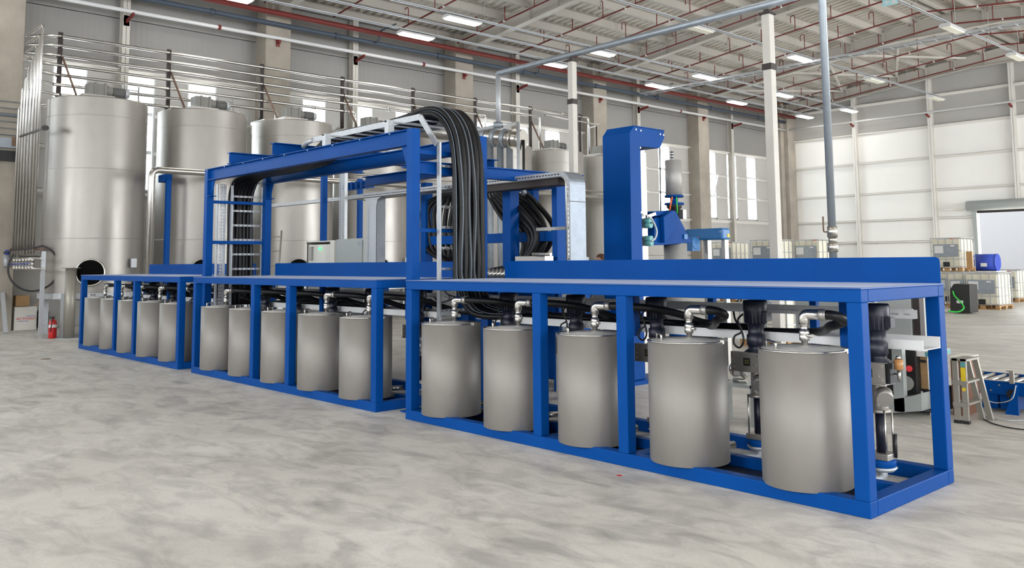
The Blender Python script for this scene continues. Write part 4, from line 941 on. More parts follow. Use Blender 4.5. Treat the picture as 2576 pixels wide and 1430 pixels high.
vx = (-14.588,9.000,3.084); vw = (-13.727,9.000,3.084)
m = MB()
for k in range(6): f = k/5.0; m.box(vx[0]+(vw[0]-vx[0])*f-0.03, vx[0]+(vw[0]-vx[0])*f+0.03, 8.9, 9.06, vx[2]-0.08, vx[2]+0.06)
m.box(vx[0], vw[0], 8.98, 9.02, vx[2]-0.06, vx[2]-0.02); m.build('toothed_bracket', BLUE, t)
MB().box(-8.243, -7.700, 7.6, 7.75, 1.586, 1.671).build('grey_bracket', PLATE, t)
MB().cyl((-7.864,7.550,1.695), (-7.542,7.550,1.691), 0.022, n=10).build('rod', PLATE, t)
t2 = thing('hose_connectors', (-8.9, 7.9, 1.4), 'row of zigzag steel hose couplings above the splash board gap', 'fittings')
for i in range(7): c = Vector((-8.671,7.500,1.456)) + Vector((0.075*i, 0, 0)); MB().cyl(c-Vector((0, 0.03, 0.05)), c+Vector((0.04, 0.03, 0.05)), 0.032, n=8).build('coupling', BRIGHT, t2)
t3 = thing('upper_hose_connectors', (-8.9, 7.9, 2.5), 'row of slanted steel hose tails at the top of the looped hoses', 'fittings')
TOPS = [(-9.165,7.950,2.552), (-9.098,7.950,2.542), (-9.031,7.950,2.538), (-8.964,7.950,2.545), (-8.898,7.950,2.546), (-8.577,7.950,2.515), (-8.398,7.900,2.544)]
for p in TOPS: MB().tube([Vector(p)+Vector((-0.10, 0, 0.27)), Vector(p)], 0.025, 8).build('hose_tail', BRIGHT if p is TOPS[-1] else PLATE, t3); MB().cyl(Vector(p)+Vector((-0.02, 0, 0.05)), Vector(p)+Vector((0.02, 0, -0.05)), 0.038, n=10).build('crimp', GALV, t3)
BUL = [((-8.886,7.950,2.223), (-8.460,7.950,1.913), (-8.535,7.900,1.588)), ((-8.725,7.900,2.241), (-8.361,7.900,1.931), (-8.442,7.850,1.598)), ((-8.551,7.850,2.232), (-8.232,7.850,1.937), (-8.350,7.800,1.624)),
       ((-8.419,7.800,2.245), (-8.106,7.800,1.943), (-8.236,7.750,1.649)), ((-8.273,7.750,2.268), (-7.995,7.750,1.975), (-8.094,7.700,1.673)), ((-8.323,8.000,2.332), (-8.096,8.000,2.008), (-8.256,8.000,1.742)), ((-8.437,8.200,2.372), (-8.133,8.200,2.039), (-8.311,8.200,1.727))]
BOT = [(-8.771,7.600,1.475), (-8.707,7.600,1.476), (-8.643,7.600,1.476), (-8.580,7.600,1.476), (-8.502,7.600,1.476), (-8.486,8.000,1.650), (-8.476,8.100,1.660)]
for i in range(5):
    p0 = Vector(TOPS[i])+Vector((0.03, 0.16, 0.02)); s_ = Vector((0.04-0.03*i, 0.22, 0.0)); o = MB().tube(catmull([p0, Vector(BUL[i][0])+s_, Vector(BUL[i][1])+s_*1.2, Vector(BUL[i][2])+s_, Vector(BOT[i])+s_], 9), 0.037, 10).build('looped_hose', RUB)
    tag(o, 'rear-layer black hose looping right on the blue frame, %s from inside' % hp[i], 'hose', 'hoses looping right on the machine frame')
for i in range(7):
    o = MB().tube(catmull([TOPS[i], BUL[i][0], BUL[i][1], BUL[i][2], BOT[i]], 9), 0.037, 10).build('looped_hose', RUB)
    tag(o, 'black hose looping to the right on the blue machine frame, %s from the inside' % hp[i], 'hose', 'hoses looping right on the machine frame')
for i in range(6):
    o = MB().tube(catmull([(-10.055,8.000,2.658), (-10.313-0.10*i+0.3, 8.0-0.03*i, 2.436), (-10.509-0.0+0.085*(5-i), 8.0-0.03*i, 2.086), (-10.411+0.085*(5-i), 8.0-0.03*i, 1.786), (-10.152+0.05*i, 8.0-0.03*i, 1.583)], 9), 0.037, 10).build('looped_hose', RUB)
    tag(o, 'black hose looping to the left behind the right cable ladder, %s from the outside' % hp[i], 'hose', 'hoses looping left on the machine frame')
t = thing('bracket_post', (-20.969, 8.0, 0), 'blue post with a square head bracket left of the portal', 'post')
MB().box(-21.119-0.02, -21.119+0.09, 8.0, 8.11, 0, 3.673).build('post', BLUE, t, bevel=0.006)
MB().box(-21.208-0.32, -21.208+0.12, 7.97, 8.14, 3.615, 3.790).build('head_bracket', BLUE, t, bevel=0.004)

# cabinets
def cabinet(name, x0, x1, y0, y1, z0, z1, m_, label, door=True):
    t = thing(name, (x0, y0, z0), label, 'cabinet'); MB().box(x0, x1, y0, y1, z0, z1).build('body', m_, t, bevel=0.006)
    if door: d = MB().box(x0+0.02, x1-0.02, y0-0.02, y0, z0+0.03, z1-0.03).build('door', m_, t, bevel=0.004); MB().cyl(((x0+x1)/2, y0-0.03, (z0+z1)/2+0.2), ((x0+x1)/2, y0-0.02, (z0+z1)/2+0.2), 0.02, n=10).build('lock', BLK, d)
    return t
t = cabinet('control_cabinet', -12.764, -11.836-0.1, 7.7, 8.1, 0.3, 2.003, GREYP, 'grey closed control cabinet above the middle rack')
MB().box(-12.072, -11.943, 7.674, 7.679, 1.886, 1.963).build('label_plate', DGALV, t)
t = thing('open_cabinet', (-13.744, 7.7, 0.3), 'open white switch cabinet left of the grey one, showing its back plate', 'cabinet')
xa, xb, zt_ = -13.744, -12.890, 1.988
MB().box(xa, xb, 7.95, 7.97, 0.3, zt_).box(xa, xa+0.02, 7.7, 7.95, 0.3, zt_).box(xb-0.02, xb, 7.7, 7.95, 0.3, zt_).box(xa, xb, 7.7, 7.95, zt_-0.02, zt_).build('body', WHITEP, t)
MB().box(xa+0.03, xb-0.05, 7.71, 7.74, 0.4, zt_-0.06).build('back_plate', WHITEP, t)
m = MB(); w = 0.012
m.box(xa, xb, 7.69, 7.70, zt_-0.03, zt_-0.03+w).box(xa+0.03, xa+0.03+w, 7.69, 7.70, 0.3, zt_-0.03).box(xb-0.05, xb-0.05+w, 7.69, 7.70, 0.3, zt_-0.03); m.build('door_seal', BLK, t)
MB().box(xb+0.0, xb+0.13, 7.66, 7.70, 0.3, zt_).build('door', WHITEP, t)
MB().box(-13.622, -13.541, 7.68, 7.71, 1.659, 1.897).build('device', PLATE, t)
MB().cyl((-13.266,7.670,1.856), (-13.335,7.710,1.858), 0.018, n=10).build('green_lamp', LEDG, t)
cabinet('lower_cabinet', -10.114, -9.549, 7.7, 8.0, 0.45, 1.42, WHITEP, 'white cabinet seen under the nearest rack top by its left end')
t = cabinet('indicator_box', -7.334, -7.067, 7.4, 7.6, 0.0, 1.5, WHITEP, 'white box with a green lamp under the nearest rack top')
MB().cyl((-7.179,7.370,1.270), (-7.208,7.400,1.268), 0.016, n=10).build('green_lamp', LEDG, t)
cabinet('grey_wide_cabinet', -4.735, -3.546, 8.3, 8.8, 0.78, 1.47, GREYP, 'wide grey cabinet behind the right end of the nearest rack', False)
for x in (-4.747, -4.226): MB().box(x, x+0.05, 8.4, 8.45, 0, 0.78).build('leg', GREYP, t)
MB().box(-3.528, -3.469, 8.3, 8.4, 0.80, 1.47).build('dark_upright', DARKST, t)
o = MB().box(-3.977, -3.866, 8.285, 8.299, 1.165, 1.245).build('hazard_label', WHITE); tag(o, 'small white sticker with a black pictogram on the wide grey cabinet', 'sticker')
MB().box(-3.937, -3.890, 8.283, 8.285, 1.184, 1.207).build('pictogram', INK, o)
MB().prism([(-3.936,1.211), (-3.889,1.212), (-3.911,1.234)], 1, 8.283, 8.285).build('pictogram', INK, o)
o = MB().box(-4.349, -4.170, 8.285, 8.299, 1.194, 1.217).build('paper_label', WHITE); tag(o, 'white strip label on the wide grey cabinet', 'sticker')
t = thing('copper_coil', (-11.616,6.950,1.071), 'copper coloured hose coil under the middle rack top', 'coil')
cc = Vector((-11.673,6.950,1.070)); MB().tube([cc+Vector((0.14*math.cos(a), 0.02*a/6, 0.11*math.sin(a))) for a in [-1.6+3.6*k/14 for k in range(15)]], 0.035, 10).build('coil', COPPER, t)

# ================================================================== BLUE DISPENSING COLUMN
XA, XB = -7.935, -7.45
t = thing('dispensing_column', (XA, 9.0, 0), 'tall blue machine column with an overhanging head', 'machine')
poly = [(8.978,3.314), (9.064,3.409), (9.725,3.407), (9.725,3.312), (9.621,3.158), (9.214,3.146)]
yb2 = 9.196; y0_ = 8.949
MB().prism([(y0_, 0.05)]+poly+[(yb2, poly[-1][1]), (yb2, 0.05)], 0, XA, XB).build('housing', BLUE, t, bevel=0.004)
MB().prism([(poly[1][0], poly[1][1]), (poly[2][0], poly[2][1]), (poly[2][0], poly[2][1]+0.012), (poly[1][0], poly[1][1]+0.012)], 0, XA, XB+0.01).build('top_cover_edge', BLUE, t)
for p in ((9.104,3.370), (9.205,3.363), (9.629,3.354), (9.700,3.349), (9.188,3.128), (9.174,2.249)): MB().cyl((XB, p[0], p[1]), (XB+0.01, p[0], p[1]), 0.012, n=8).build('screw', BRIGHT, t)
MB().box(XA+0.12, XB-0.08, yb2+0.005, 9.414, 0.1, 3.085).build('guide_rail', PLATE, t)
MB().tube([(-7.700,9.944,3.216), (-7.700,9.927,2.302)], 0.009, 6).build('lift_chain', BLK, t)
MB().box(XA-0.1, XB+0.1, 8.8, 10.6, 0, 0.05).build('base_plate', BLUE, t)
t = thing('lift_carriage', (-7.6, 10, 1.7), 'blue lift carriage with slanted sides beside the column', 'machine')
MB().prism([(9.525,2.191), (9.692,2.207), (9.912,2.308), (10.012,2.301), (10.376,1.856), (9.703,1.817), (9.511,1.815)], 0, -7.9, -7.5).build('body', BLUE, t, bevel=0.006)
MB().prism([(9.628,2.203), (9.846,2.304), (9.920,2.134), (9.842,1.993), (9.640,1.842)], 0, -7.5, -7.42).build('side_wing', BLUE, t, bevel=0.01)
MB().prism([(9.493,2.278), (9.866,2.296), (9.865,2.268), (9.560,2.209)], 0, -7.85, -7.5).build('top_flange', BLUE, t)
MB().box(-7.495, -7.48, 10.172, 10.247, 1.905, 1.973).build('slot_cover', LBLUE, t)
for p in ((-7.450,9.322,2.140), (-7.450,9.329,2.081), (-7.450,9.330,1.899), (-7.450,9.337,1.840)): MB().cyl(Vector(p)-Vector((0.06, 0, 0)), Vector(p)+Vector((0.05, 0.0, 0)), 0.04, n=12).build('coupling', TEAL, t)
MB().tube(catmull([(-7.400,9.278,2.186), (-7.400,9.346,2.161), (-7.400,9.443,2.012), (-7.400,9.404,1.904), (-7.400,9.318,1.865)], 5), 0.014, 6).build('air_hose', GALV, t)
MB().bar((-7.420,9.253,2.191), (-7.420,9.443,2.240), 0.03, 0.04).build('hose_arm', PLATE, t)
cy = 10.180; cx_ = -7.65; SC = lambda v: v
t = thing('mixing_cylinder', (cx_, cy, 0.9), 'brushed steel cylinder under the blue carriage', 'cylinder')
MB().cyl((cx_, cy, 0.7), (cx_, cy, 1.846), 0.165, n=36).build('shell', CYLM, t)
MB().cyl((cx_, cy, 0.66), (cx_, cy, 0.70), 0.20, n=24).build('base_flange', LBLUE, t)
MB().cyl((cx_, cy, 0), (cx_, cy, 0.66), 0.12, n=16).build('pedestal', BLUE, t)
t = thing('pneumatic_cylinder', (cx_, cy, 2.2), 'grey steel cylinder standing on the blue carriage', 'cylinder')
z = lambda a: a
MB().cyl((cx_, cy, 2.526), (cx_, cy, 3.045), 0.118, n=32).build('shell', CYLM, t)
MB().cyl((cx_, cy, 2.508), (cx_, cy, 2.537), 0.135, n=28).cyl((cx_, cy, 2.399), (cx_, cy, 2.428), 0.14, n=28).cyl((cx_, cy, 2.422), (cx_, cy, 2.514), 0.055, n=16).build('blue_flanges', BLUE, t)
MB().lathe([(0.06, 2.216), (0.07, 2.319), (0.11, 2.365), (0.11, 2.399)], (cx_, cy), 16).build('black_adapter', BLK, t)
MB().box(cx_+0.02, cx_+0.12, cy+0.04, cy+0.12, 2.216-0.02, 2.330).build('valve_block', PLATE, t)
MB().cyl((cx_, cy-0.02, 3.045), (cx_, cy-0.02, 3.183), 0.024, n=12).build('signal_lamp', WPIPE, t)
for k in range(3): MB().cyl((cx_, cy-0.02, 3.045+0.03+0.04*k), (cx_, cy-0.02, 3.045+0.045+0.04*k), 0.026, n=12).build('lamp_ring', DARKST, t)
MB().tube(catmull([(-7.500,9.938,2.494), (-7.480,9.871,2.384), (-7.500,9.876,2.307)], 4), 0.012, 6).build('orange_tube', ORANGE, t)
MB().tube(catmull([(-7.500,10.039,2.499), (-7.480,10.017,2.390), (-7.500,10.047,2.262)], 4), 0.009, 6).build('green_tube', GREEN, t)
t = thing('feed_arm', (-8.350, 11.4, 1), 'light blue horizontal machine arm right of the carriage', 'machine')
MB().box(-8.381, -7.676, 11.4, 11.625, 1.917, 2.096).build('arm_housing', LBLUE, t, bevel=0.03)
x_ = -7.676
MB().box(x_+0.001, x_+0.005, 11.549-0.02, 11.592, 1.953, 2.008).build('yellow_sticker', YEL, t)
MB().box(-8.147, -8.109, 11.39, 11.4, 1.947, 1.966).build('orange_sticker', ORANGE, t)
text_mesh('arm_mark', '1-5', 0.045, (-7.711, 11.397, 2.039), (PI/2, 0, 0), WHITE, t, 0.001)
for u in (1775, 1820): MB().box(-8.062-0.045 if u == 1775 else -7.733-0.03, -8.062+0.045 if u == 1775 else -7.733+0.03, 11.5, 11.6, 0, 1.917).build('leg', PLATE, t)
MB().cyl((-8.118,11.200,1.858), (-8.014,11.200,1.868), 0.10, n=16).box(-8.181, -8.018, 11.1, 11.3, 1.747, 1.919).build('drive_motor', LBLUE, t)

# ================================================================== BULK CONTAINERS
def make_ibc(label, plate=True):
    t = thing('bulk_container', (0, 0, 0), label, 'container', 'caged plastic bulk containers')
    MB().box(-0.47, 0.47, -0.57, 0.57, 0.15, 1.10).build('plastic_bottle', HDPE, t, bevel=0.05)
    MB().cyl((0, 0, 1.09), (0, 0, 1.13), 0.09, n=12).build('filler_cap', REDP, t)
    m = MB()
    for k in range(5):
        x = -0.49+0.98*k/4
        for y in (-0.59, 0.59): m.box(x-0.010, x+0.010, y-0.008, y+0.008, 0.13, 1.14)
    for k in range(5):
        y = -0.59+1.18*k/4
        for x in (-0.49, 0.49): m.box(x-0.008, x+0.008, y-0.010, y+0.010, 0.13, 1.14)
    for z in (0.16, 0.42, 0.70, 1.13):
        m.box(-0.50, 0.50, -0.60, -0.585, z-0.012, z+0.012).box(-0.50, 0.50, 0.585, 0.60, z-0.012, z+0.012).box(-0.50, -0.485, -0.6, 0.6, z-0.012, z+0.012).box(0.485, 0.50, -0.6, 0.6, z-0.012, z+0.012)
    for y in (-0.3, 0.3): m.box(-0.5, 0.5, y-0.012, y+0.012, 1.125, 1.145)
    m.build('cage', GALV, t)
    p = MB()
    for y in (-0.54, 0, 0.54): p.box(-0.5, 0.5, y-0.05, y+0.05, 0.0, 0.02)
    for x in (-0.44, 0, 0.44):
        p.box(x-0.06, x+0.06, -0.6, 0.6, 0.10, 0.13)
        for y in (-0.54, 0, 0.54): p.box(x-0.06, x+0.06, y-0.05, y+0.05, 0.02, 0.10)
    p.build('pallet', WOOD, t)
    MB().box(-0.10, 0.10, -0.62, -0.58, 0.16, 0.32).build('outlet_valve', BLK, t)
    if plate:
        q = MB().box(-0.40, 0.40, -0.612, -0.602, 0.50, 0.92).build('sign_plate', DGALV, t)
        MB().box(-0.37, -0.08, -0.614, -0.612, 0.62, 0.87).build('paper_label', WHITE, q); MB().box(0.16, 0.29, -0.614, -0.612, 0.84, 0.89).build('small_label', WHITE, q)
    return t
ib = make_ibc('caged container with grey sign plate, upper of the stack left of the thick post', True); it = get_tree(ib)
ax, bx_ = -19.593, -16.547
ib.location = (ax, 29.6, 1.16)
def put(x, y, z, label): return copy_tree(ib, Vector((x, y, z))-Vector(ib.location), label, None, it)
put(ax, 29.6, 0, 'caged container, lower one of the stack left of the thick cream post')
put(bx_, 27.6, 1.16, 'caged container, upper one of the stack directly behind the thick cream post')
put(bx_, 27.6, 0, 'caged container, lower one of the stack behind the thick cream post')
put(bx_+0.9, 28.9, 1.16, 'caged container with its ribbed side towards us, right of the thick cream post')
put(bx_+0.9, 28.9, 0, 'caged container under the ribbed one right of the thick cream post')
c1 = -11.701
put(-11.972, 31.6, 1.16, 'caged container on a wooden pallet, on top of the right-hand group')
put(-11.972, 31.6, 0, 'caged container carrying the upper one of the right-hand group')
put(-10.964, 30.2, 0, 'caged container behind the black box with the green hose')
put(-10.348, 30.0, 0, 'white wrapped container nearest us, right of the black box')
put(-11.517, 35.4, 0, 'caged container on an orange pallet near the roller door')
put(-12.264, 38.2, 0, 'caged container half hidden behind the one by the roller door')
put(-8.880, 15.0, 0, 'caged container seen under the nearest rack top, behind the fourth drum')
o = MB().box(-11.404, -11.215, 31.2, 31.26, 1.20, 1.828).build('wooden_board', WOOD); tag(o, 'brown wooden board leaning beside the upper container', 'board')
t = thing('black_box', (-10.059, 26.9, 0), 'black plastic case with a green hose on the floor behind the rack end', 'case')
xa, xb = -10.303, -9.754
MB().prism([(xa-0.02, 0.03), (xb, 0.03), (xb+0.01, 0.84), (xa+0.12, 0.86), (xa, 0.70)], 1, 26.8, 27.4).build('body', BLK, t, bevel=0.02)
MB().box(xa+0.18, xa+0.36, 26.79, 26.8, 0.30, 0.38).build('white_mark', WHITE, t)
o = MB().tube(catmull([(-10.176,26.700,0.650), (-10.091,26.600,0.506), (-9.926,26.600,0.328), (-9.833,26.500,0.176), (-9.952,26.400,0.075), (-10.185,26.300,0.094)], 6), 0.022, 6).build('green_hose', GREEN); tag(o, 'bright green hose hanging from the black case to the floor', 'hose')
o = MB().tube(catmull([(-3.512,8.600,1.255), (-3.508,8.600,1.203), (-3.488,8.600,1.151), (-3.479,8.600,1.114)], 5), 0.010, 6).build('green_cable', GREEN); tag(o, 'green cable hanging beside the back post of the nearest rack', 'cable')
def barrel(x, y, z, m_, label, lying=False):
    t = thing('barrel', (x, y, z), label, 'barrel')
    if lying:
        MB().cyl((x-0.35, y, z+0.29), (x+0.35, y, z+0.29), 0.29, n=20).cyl((x-0.36, y, z+0.29), (x-0.33, y, z+0.29), 0.30, n=20).cyl((x+0.33, y, z+0.29), (x+0.36, y, z+0.29), 0.30, n=20).build('shell', m_, t)
    else:
        MB().lathe([(0, z), (0.28, z), (0.29, z+0.03), (0.28, z+0.06), (0.29, z+0.28), (0.30, z+0.30), (0.29, z+0.32), (0.29, z+0.56), (0.30, z+0.58), (0.29, z+0.60), (0.28, z+0.84), (0.25, z+0.88), (0, z+0.88)], (x, y), 24).build('shell', m_, t)
    MB().box(x-0.1, x+0.1, y-0.30, y-0.285, z+0.15, z+0.27).build('label', WHITE, t)
barrel(-11.283, 32.7, 1.16, BLUEP, 'blue barrel lying on the containers beside the roller door guide', True)
barrel(-14.594, 46.2, 0, BLK, 'black barrel outside the roller door at the right edge')
o = MB().box(-11.283-0.55, -11.283+0.45, 32.2, 33.2, 1.12, 1.16).build('support_sheet', WPIPE); tag(o, 'flat sheet on the containers under the blue barrel', 'sheet')
put(-11.283-0.05, 32.7, -0.03, 'caged container under the blue barrel')

# ================================================================== THINGS BEHIND THE RIGHT END OF THE NEAREST RACK
t = thing('mobile_unit', (-4.05, 9.2, 0), 'grey floor machine with black blower behind the rightmost pump', 'machine')
MB().prism([(-4.213,0.006), (-3.786,0.084), (-3.785,0.259), (-3.897,0.216), (-4.206,0.143)], 1, 9.0, 9.6).build('base_frame', GREYP, t, bevel=0.004)
MB().box(-4.066, -3.960, 9.0, 9.08, 0.05, 0.723).build('upright', GREYP, t)
MB().box(-4.254, -3.907, 9.2, 9.6, 0.178, 0.657).build('dark_housing', BLK, t, bevel=0.01)
MB().cyl((-4.000,9.150,0.322), (-4.066,9.300,0.301), 0.075, n=20).build('blower', GEARG, t)
MB().cyl((-3.938,9.100,0.480), (-4.025,9.300,0.456), 0.032, n=14).build('red_part', REDP, t)
t = thing('black_carrier', (-3.865, 9.3, 0), 'low black machine carrier under the cardboard carton', 'machine')
MB().box(-3.938, -3.777, 9.3, 9.75, 0.02, 0.264).build('body', BLK, t, bevel=0.01)
MB().cyl((-3.864,9.290,0.120), (-3.872,9.310,0.117), 0.09, n=20).build('blue_disc', NAVY, t)
MB().cyl((-3.903,9.280,0.218), (-3.915,9.310,0.213), 0.022, n=12).build('round_badge', WHITE, t)
t = thing('cardboard_carton', (-3.852, 9.3, 0.3), 'brown cardboard carton with white and blue tape strip', 'box')
xa, xb = -3.974, -3.836; z0, z1 = 0.262, 0.588; yd = 9.537
MB().box(xa, xb, 9.3, yd, z0, z1).build('carton', CARD, t, bevel=0.003)
MB().box(xb, xb+0.002, 9.3, 9.3+(yd-9.3)*0.5, z0, z1).build('printed_strip', WHITE, t)
for k in range(3): MB().box(xb+0.002, xb+0.003, 9.3+(yd-9.3)*0.18, 9.3+(yd-9.3)*0.33, z0+(z1-z0)*(0.08+0.32*k), z0+(z1-z0)*(0.26+0.32*k)).build('blue_print', BLUEP, t)
MB().box(xa+0.02, xb-0.01, 9.298, 9.30, z1-0.06, z1-0.03).build('printed_line', DARKST, t)
MB().box(xb, xb+0.03, 9.3, 9.36, 0.000, z0).build('white_post', WPIPE, t)
o = MB().box(-3.983, -3.761, 9.22, 9.7, 0.593+0.004, 0.650).build('flat_box', WHITE); tag(o, 'flat white and teal box lying on the brown carton', 'box')
MB().box(-3.821, -3.761+0.002, 9.218, 9.72, 0.597+0.004, 0.646).build('teal_end', TEAL, o)
# second carton seen between rack post and step
t = thing('red_brown_carton', (-3.6, 9.6, 0), 'reddish cartons stacked between the rack post and the step', 'box')
MB().box(-3.686, -3.557, 9.5, 9.9, 0.0, 0.562).build('carton', mat('dark_carton', (0.22, 0.11, 0.07), 0.8), t, bevel=0.003)
MB().prism([(-3.692,0.595), (-3.548,0.590), (-3.549,0.578), (-3.693,0.567)], 1, 9.45, 9.9).build('open_flap', WHITEP, t)
t = thing('diaphragm_pump', (-5.3, 7.6, 0), 'small polished diaphragm pump on a grey frame behind the two right drums', 'pump')
px_, py_ = -4.959, 7.6; pz_ = 0.519
for s_ in (-1, 1): MB().cyl((px_+s_*0.05, py_, pz_), (px_+s_*0.09, py_, pz_), 0.085, 0.06, 20).build('pump_cover', BRIGHT, t)
MB().box(px_-0.05, px_+0.05, py_-0.05, py_+0.05, pz_-0.06, pz_+0.06).build('body', PLATE, t, bevel=0.01)
MB().tube([(px_-0.08, py_, pz_-0.11), (px_+0.08, py_, pz_-0.11)], 0.022, 8).build('lower_pipe', BRIGHT, t)
MB().tube([(px_, py_, pz_+0.06), (px_, py_, pz_+0.16)], 0.018, 8).build('upper_pipe', BRIGHT, t)
MB().box(px_-0.22, px_+0.22, py_-0.12, py_+0.12, pz_-0.16, pz_-0.13).box(px_-0.22, px_-0.18, py_-0.12, py_+0.12, 0.0, pz_-0.13).box(px_+0.18, px_+0.22, py_-0.12, py_+0.12, 0.0, pz_-0.13).build('frame', GREYP, t)
# step
t = thing('step_stool', (-3.4, 9.1, 0), 'small aluminium step with three treads and a yellow label', 'step')
sx0, sx1 = -3.498, -3.369; zt_ = 0.620
for x in (sx0, sx1-0.05):
    MB().box(x, x+0.05, 9.05, 9.08, 0, zt_).build('front_leg', ALU, t)
    MB().bar((x+0.025, 9.36, zt_-0.01), (x+0.025+0.09, 9.44, 0.0), 0.05, 0.03, (0, 1, 0)).build('rear_leg', ALU, t)
for k, z in enumerate((0.20, 0.41, zt_)):
    MB().box(sx0-0.01, sx1+0.01, 9.05, 9.38-0.0*k, z-0.02, z).build('tread', ALU, t)
    if k < 2: MB().box(sx0-0.005, sx1+0.005, 9.04, 9.05, z-0.04, z).build('tread_edge', ALU, t)
MB().box(sx1-0.048, sx1-0.006, 9.044, 9.05, zt_-0.22, zt_-0.08).build('yellow_label', YEL, t)
MB().box(sx1-0.048, sx1-0.006, 9.044, 9.05, zt_-0.075, zt_-0.03).build('blue_label', TEAL, t)
MB().cyl((sx1-0.027, 9.044, zt_-0.29), (sx1-0.027, 9.05, zt_-0.29), 0.018, n=12).build('round_sticker', YEL, t)
for x in (sx0, sx1-0.05): MB().box(x-0.006, x+0.056, 9.04, 9.09, 0, 0.03).build('rubber_foot', BLK, t)
# conveyor
t = thing('roller_conveyor', (-3.4, 10, 0), 'low blue roller conveyor at the right edge', 'conveyor')
cx0 = -3.600; cx1 = cx0+1.9; zc = 0.311
for y in (10.0, 10.72): MB().box(cx0-0.25, cx1, y-0.02, y+0.02, zc-0.13, zc+0.01).build('side_frame', BLUE, t, bevel=0.004); MB().box(cx0-0.25, cx1, y-0.025, y+0.025, zc+0.01, zc+0.014).build('frame_cap', GALV, t)
for k in range(17): x = cx0-0.2+0.12*k; MB().cyl((x, 10.03, zc-0.02), (x, 10.69, zc-0.02), 0.030, n=12).build('roller', PIPE, t)
for k in range(5): x = cx0+0.04+0.085*k; MB().cyl((x, 9.98, zc-0.03 if k % 2 == 0 else zc-0.09), (x, 9.965, zc-0.03 if k % 2 == 0 else zc-0.09), 0.009, n=8).build('bolt', BRIGHT, t)
MB().box(cx0+0.02, cx0+0.17, 10.0, 10.6, 0.03, zc-0.13).box(cx0+0.19, cx0+0.36, 10.02, 10.6, 0.03, zc-0.13).build('drive_box', BLUE, t, bevel=0.004)
MB().prism([(cx0+0.27, 0), (cx0+0.40, 0), (cx0+0.40, zc), (cx0+0.34, zc-0.12)], 1, 9.90, 9.93).build('support_foot', BLUE, t)
MB().box(cx0+0.325, cx0+0.365, 9.92, 9.96, zc, zc+0.12).box(cx0+0.30, cx0+0.365, 9.92, 9.97, zc+0.12, zc+0.13).build('sensor_bracket', ALU, t)
MB().cyl((cx0+0.325, 9.95, zc-0.11), (cx0+0.325, 9.98, zc-0.11), 0.045, n=18).build('knob_wheel', BLK, t)
for j, (P, lab) in enumerate((([(-3.437,9.600,0.153), (-3.294,9.500,0.102), (-3.151,9.500,0.061), (-3.054,9.600,0.080), (-2.968,9.600,0.109)], 'thin grey cable on the floor in front of the conveyor'), ([(-3.506,9.800,0.155), (-3.375,9.800,0.121), (-3.207,9.750,0.181), (-3.175,9.800,0.317)], 'thin cable sagging from the conveyor end to the step'), ([(-3.360,9.400,0.145), (-3.192,9.200,0.111), (-3.020,9.100,0.100), (-2.851,9.100,0.110)], 'black cable lying on the floor right of the step'))):
    P2 = catmull(P, 6)
    if j != 1: P2 = [Vector((p.x, p.y, 0.008)) for p in P2]
    o = MB().tube(P2, 0.006, 6).build('floor_cable', RUB2 if j == 2 else GALV); tag(o, lab, 'cable')
# ================================================================== THINGS AT THE LEFT BY THE TANKS
t = thing('white_carton', (-24.8, 5.9, 0), 'white carton with red print by the near concrete column', 'box')
MB().box(-24.98, -24.60, 5.66, 6.17, 0, 0.58).build('carton', WHITEP, t, bevel=0.004)
text_mesh('red_print', 'ACTIVENT', 0.095, (-24.596, 5.93, 0.28), (PI/2, 0, PI/2), REDP, t, 0.001)
MB().box(-24.60, -24.597, 5.74, 5.98, 0.215, 0.225).box(-24.60, -24.597, 5.92, 6.12, 0.345, 0.355).build('blue_line', BLUEP, t)
MB().bar((-24.62, 5.68, 0.585), (-24.55, 5.95, 0.60), 0.10, 0.006).build('open_flap', CARD, t)
o = MB().box(-24.97, -24.70, 5.70, 6.02, 0.60, 0.86).build('brown_carton', CARD, bevel=0.003); tag(o, 'brown carton standing on the white carton with red print', 'box')
o = MB().bar((-24.60, 6.12, 0.60), (-24.55, 6.30, 0.82), 0.05, 0.02).build('wood_offcut', WOOD); tag(o, 'short wooden offcut leaning behind the white carton', 'board')
o = MB().box(-24.9, -24.4, 6.22, 6.42, 0, 0.50).build('dark_bag', BLK, bevel=0.08); tag(o, 'dark sack between the white carton and the tank leg', 'bag')
t = thing('fire_extinguisher', (-21.33, 5.68, 0), 'red fire extinguisher on the floor by the tank leg', 'extinguisher')
MB().lathe([(0, 0), (0.078, 0), (0.084, 0.01), (0.084, 0.33), (0.07, 0.38), (0.035, 0.41), (0.025, 0.43), (0.0, 0.43)], (-21.33, 5.68), 24).build('cylinder', EXTR, t)
MB().lathe([(0.0852, 0.24), (0.0852, 0.30)], (-21.33, 5.68), 24).build('label_band', WHITE, t)
MB().bar((-21.33, 5.60, 0.46), (-21.33, 5.72, 0.47), 0.02, 0.015).bar((-21.33, 5.61, 0.44), (-21.33, 5.72, 0.44), 0.02, 0.01).cyl((-21.33, 5.68, 0.42), (-21.33, 5.68, 0.47), 0.02, n=10).build('handle', BLK, t)
MB().tube(catmull([(-21.31, 5.66, 0.44), (-21.23, 5.63, 0.40), (-21.22, 5.62, 0.28), (-21.24, 5.61, 0.15)], 5), 0.011, 6).build('hose', BLK, t)
t = thing('duct_stand', (-21.0, 5.92, 0), 'upright galvanised tube on a round base beside the extinguisher', 'tube')
MB().cyl((-21.0, 5.92, 0.015), (-21.0, 5.92, 1.54), 0.115, n=28).build('tube', ALU, t)
MB().cyl((-21.0, 5.92, 0), (-21.0, 5.92, 0.015), 0.27, n=32).build('base_disc', GALV, t)
MB().cyl((-21.0, 5.92, 1.54), (-21.0, 5.92, 1.56), 0.19, n=28).build('top_disc', ALU, t)
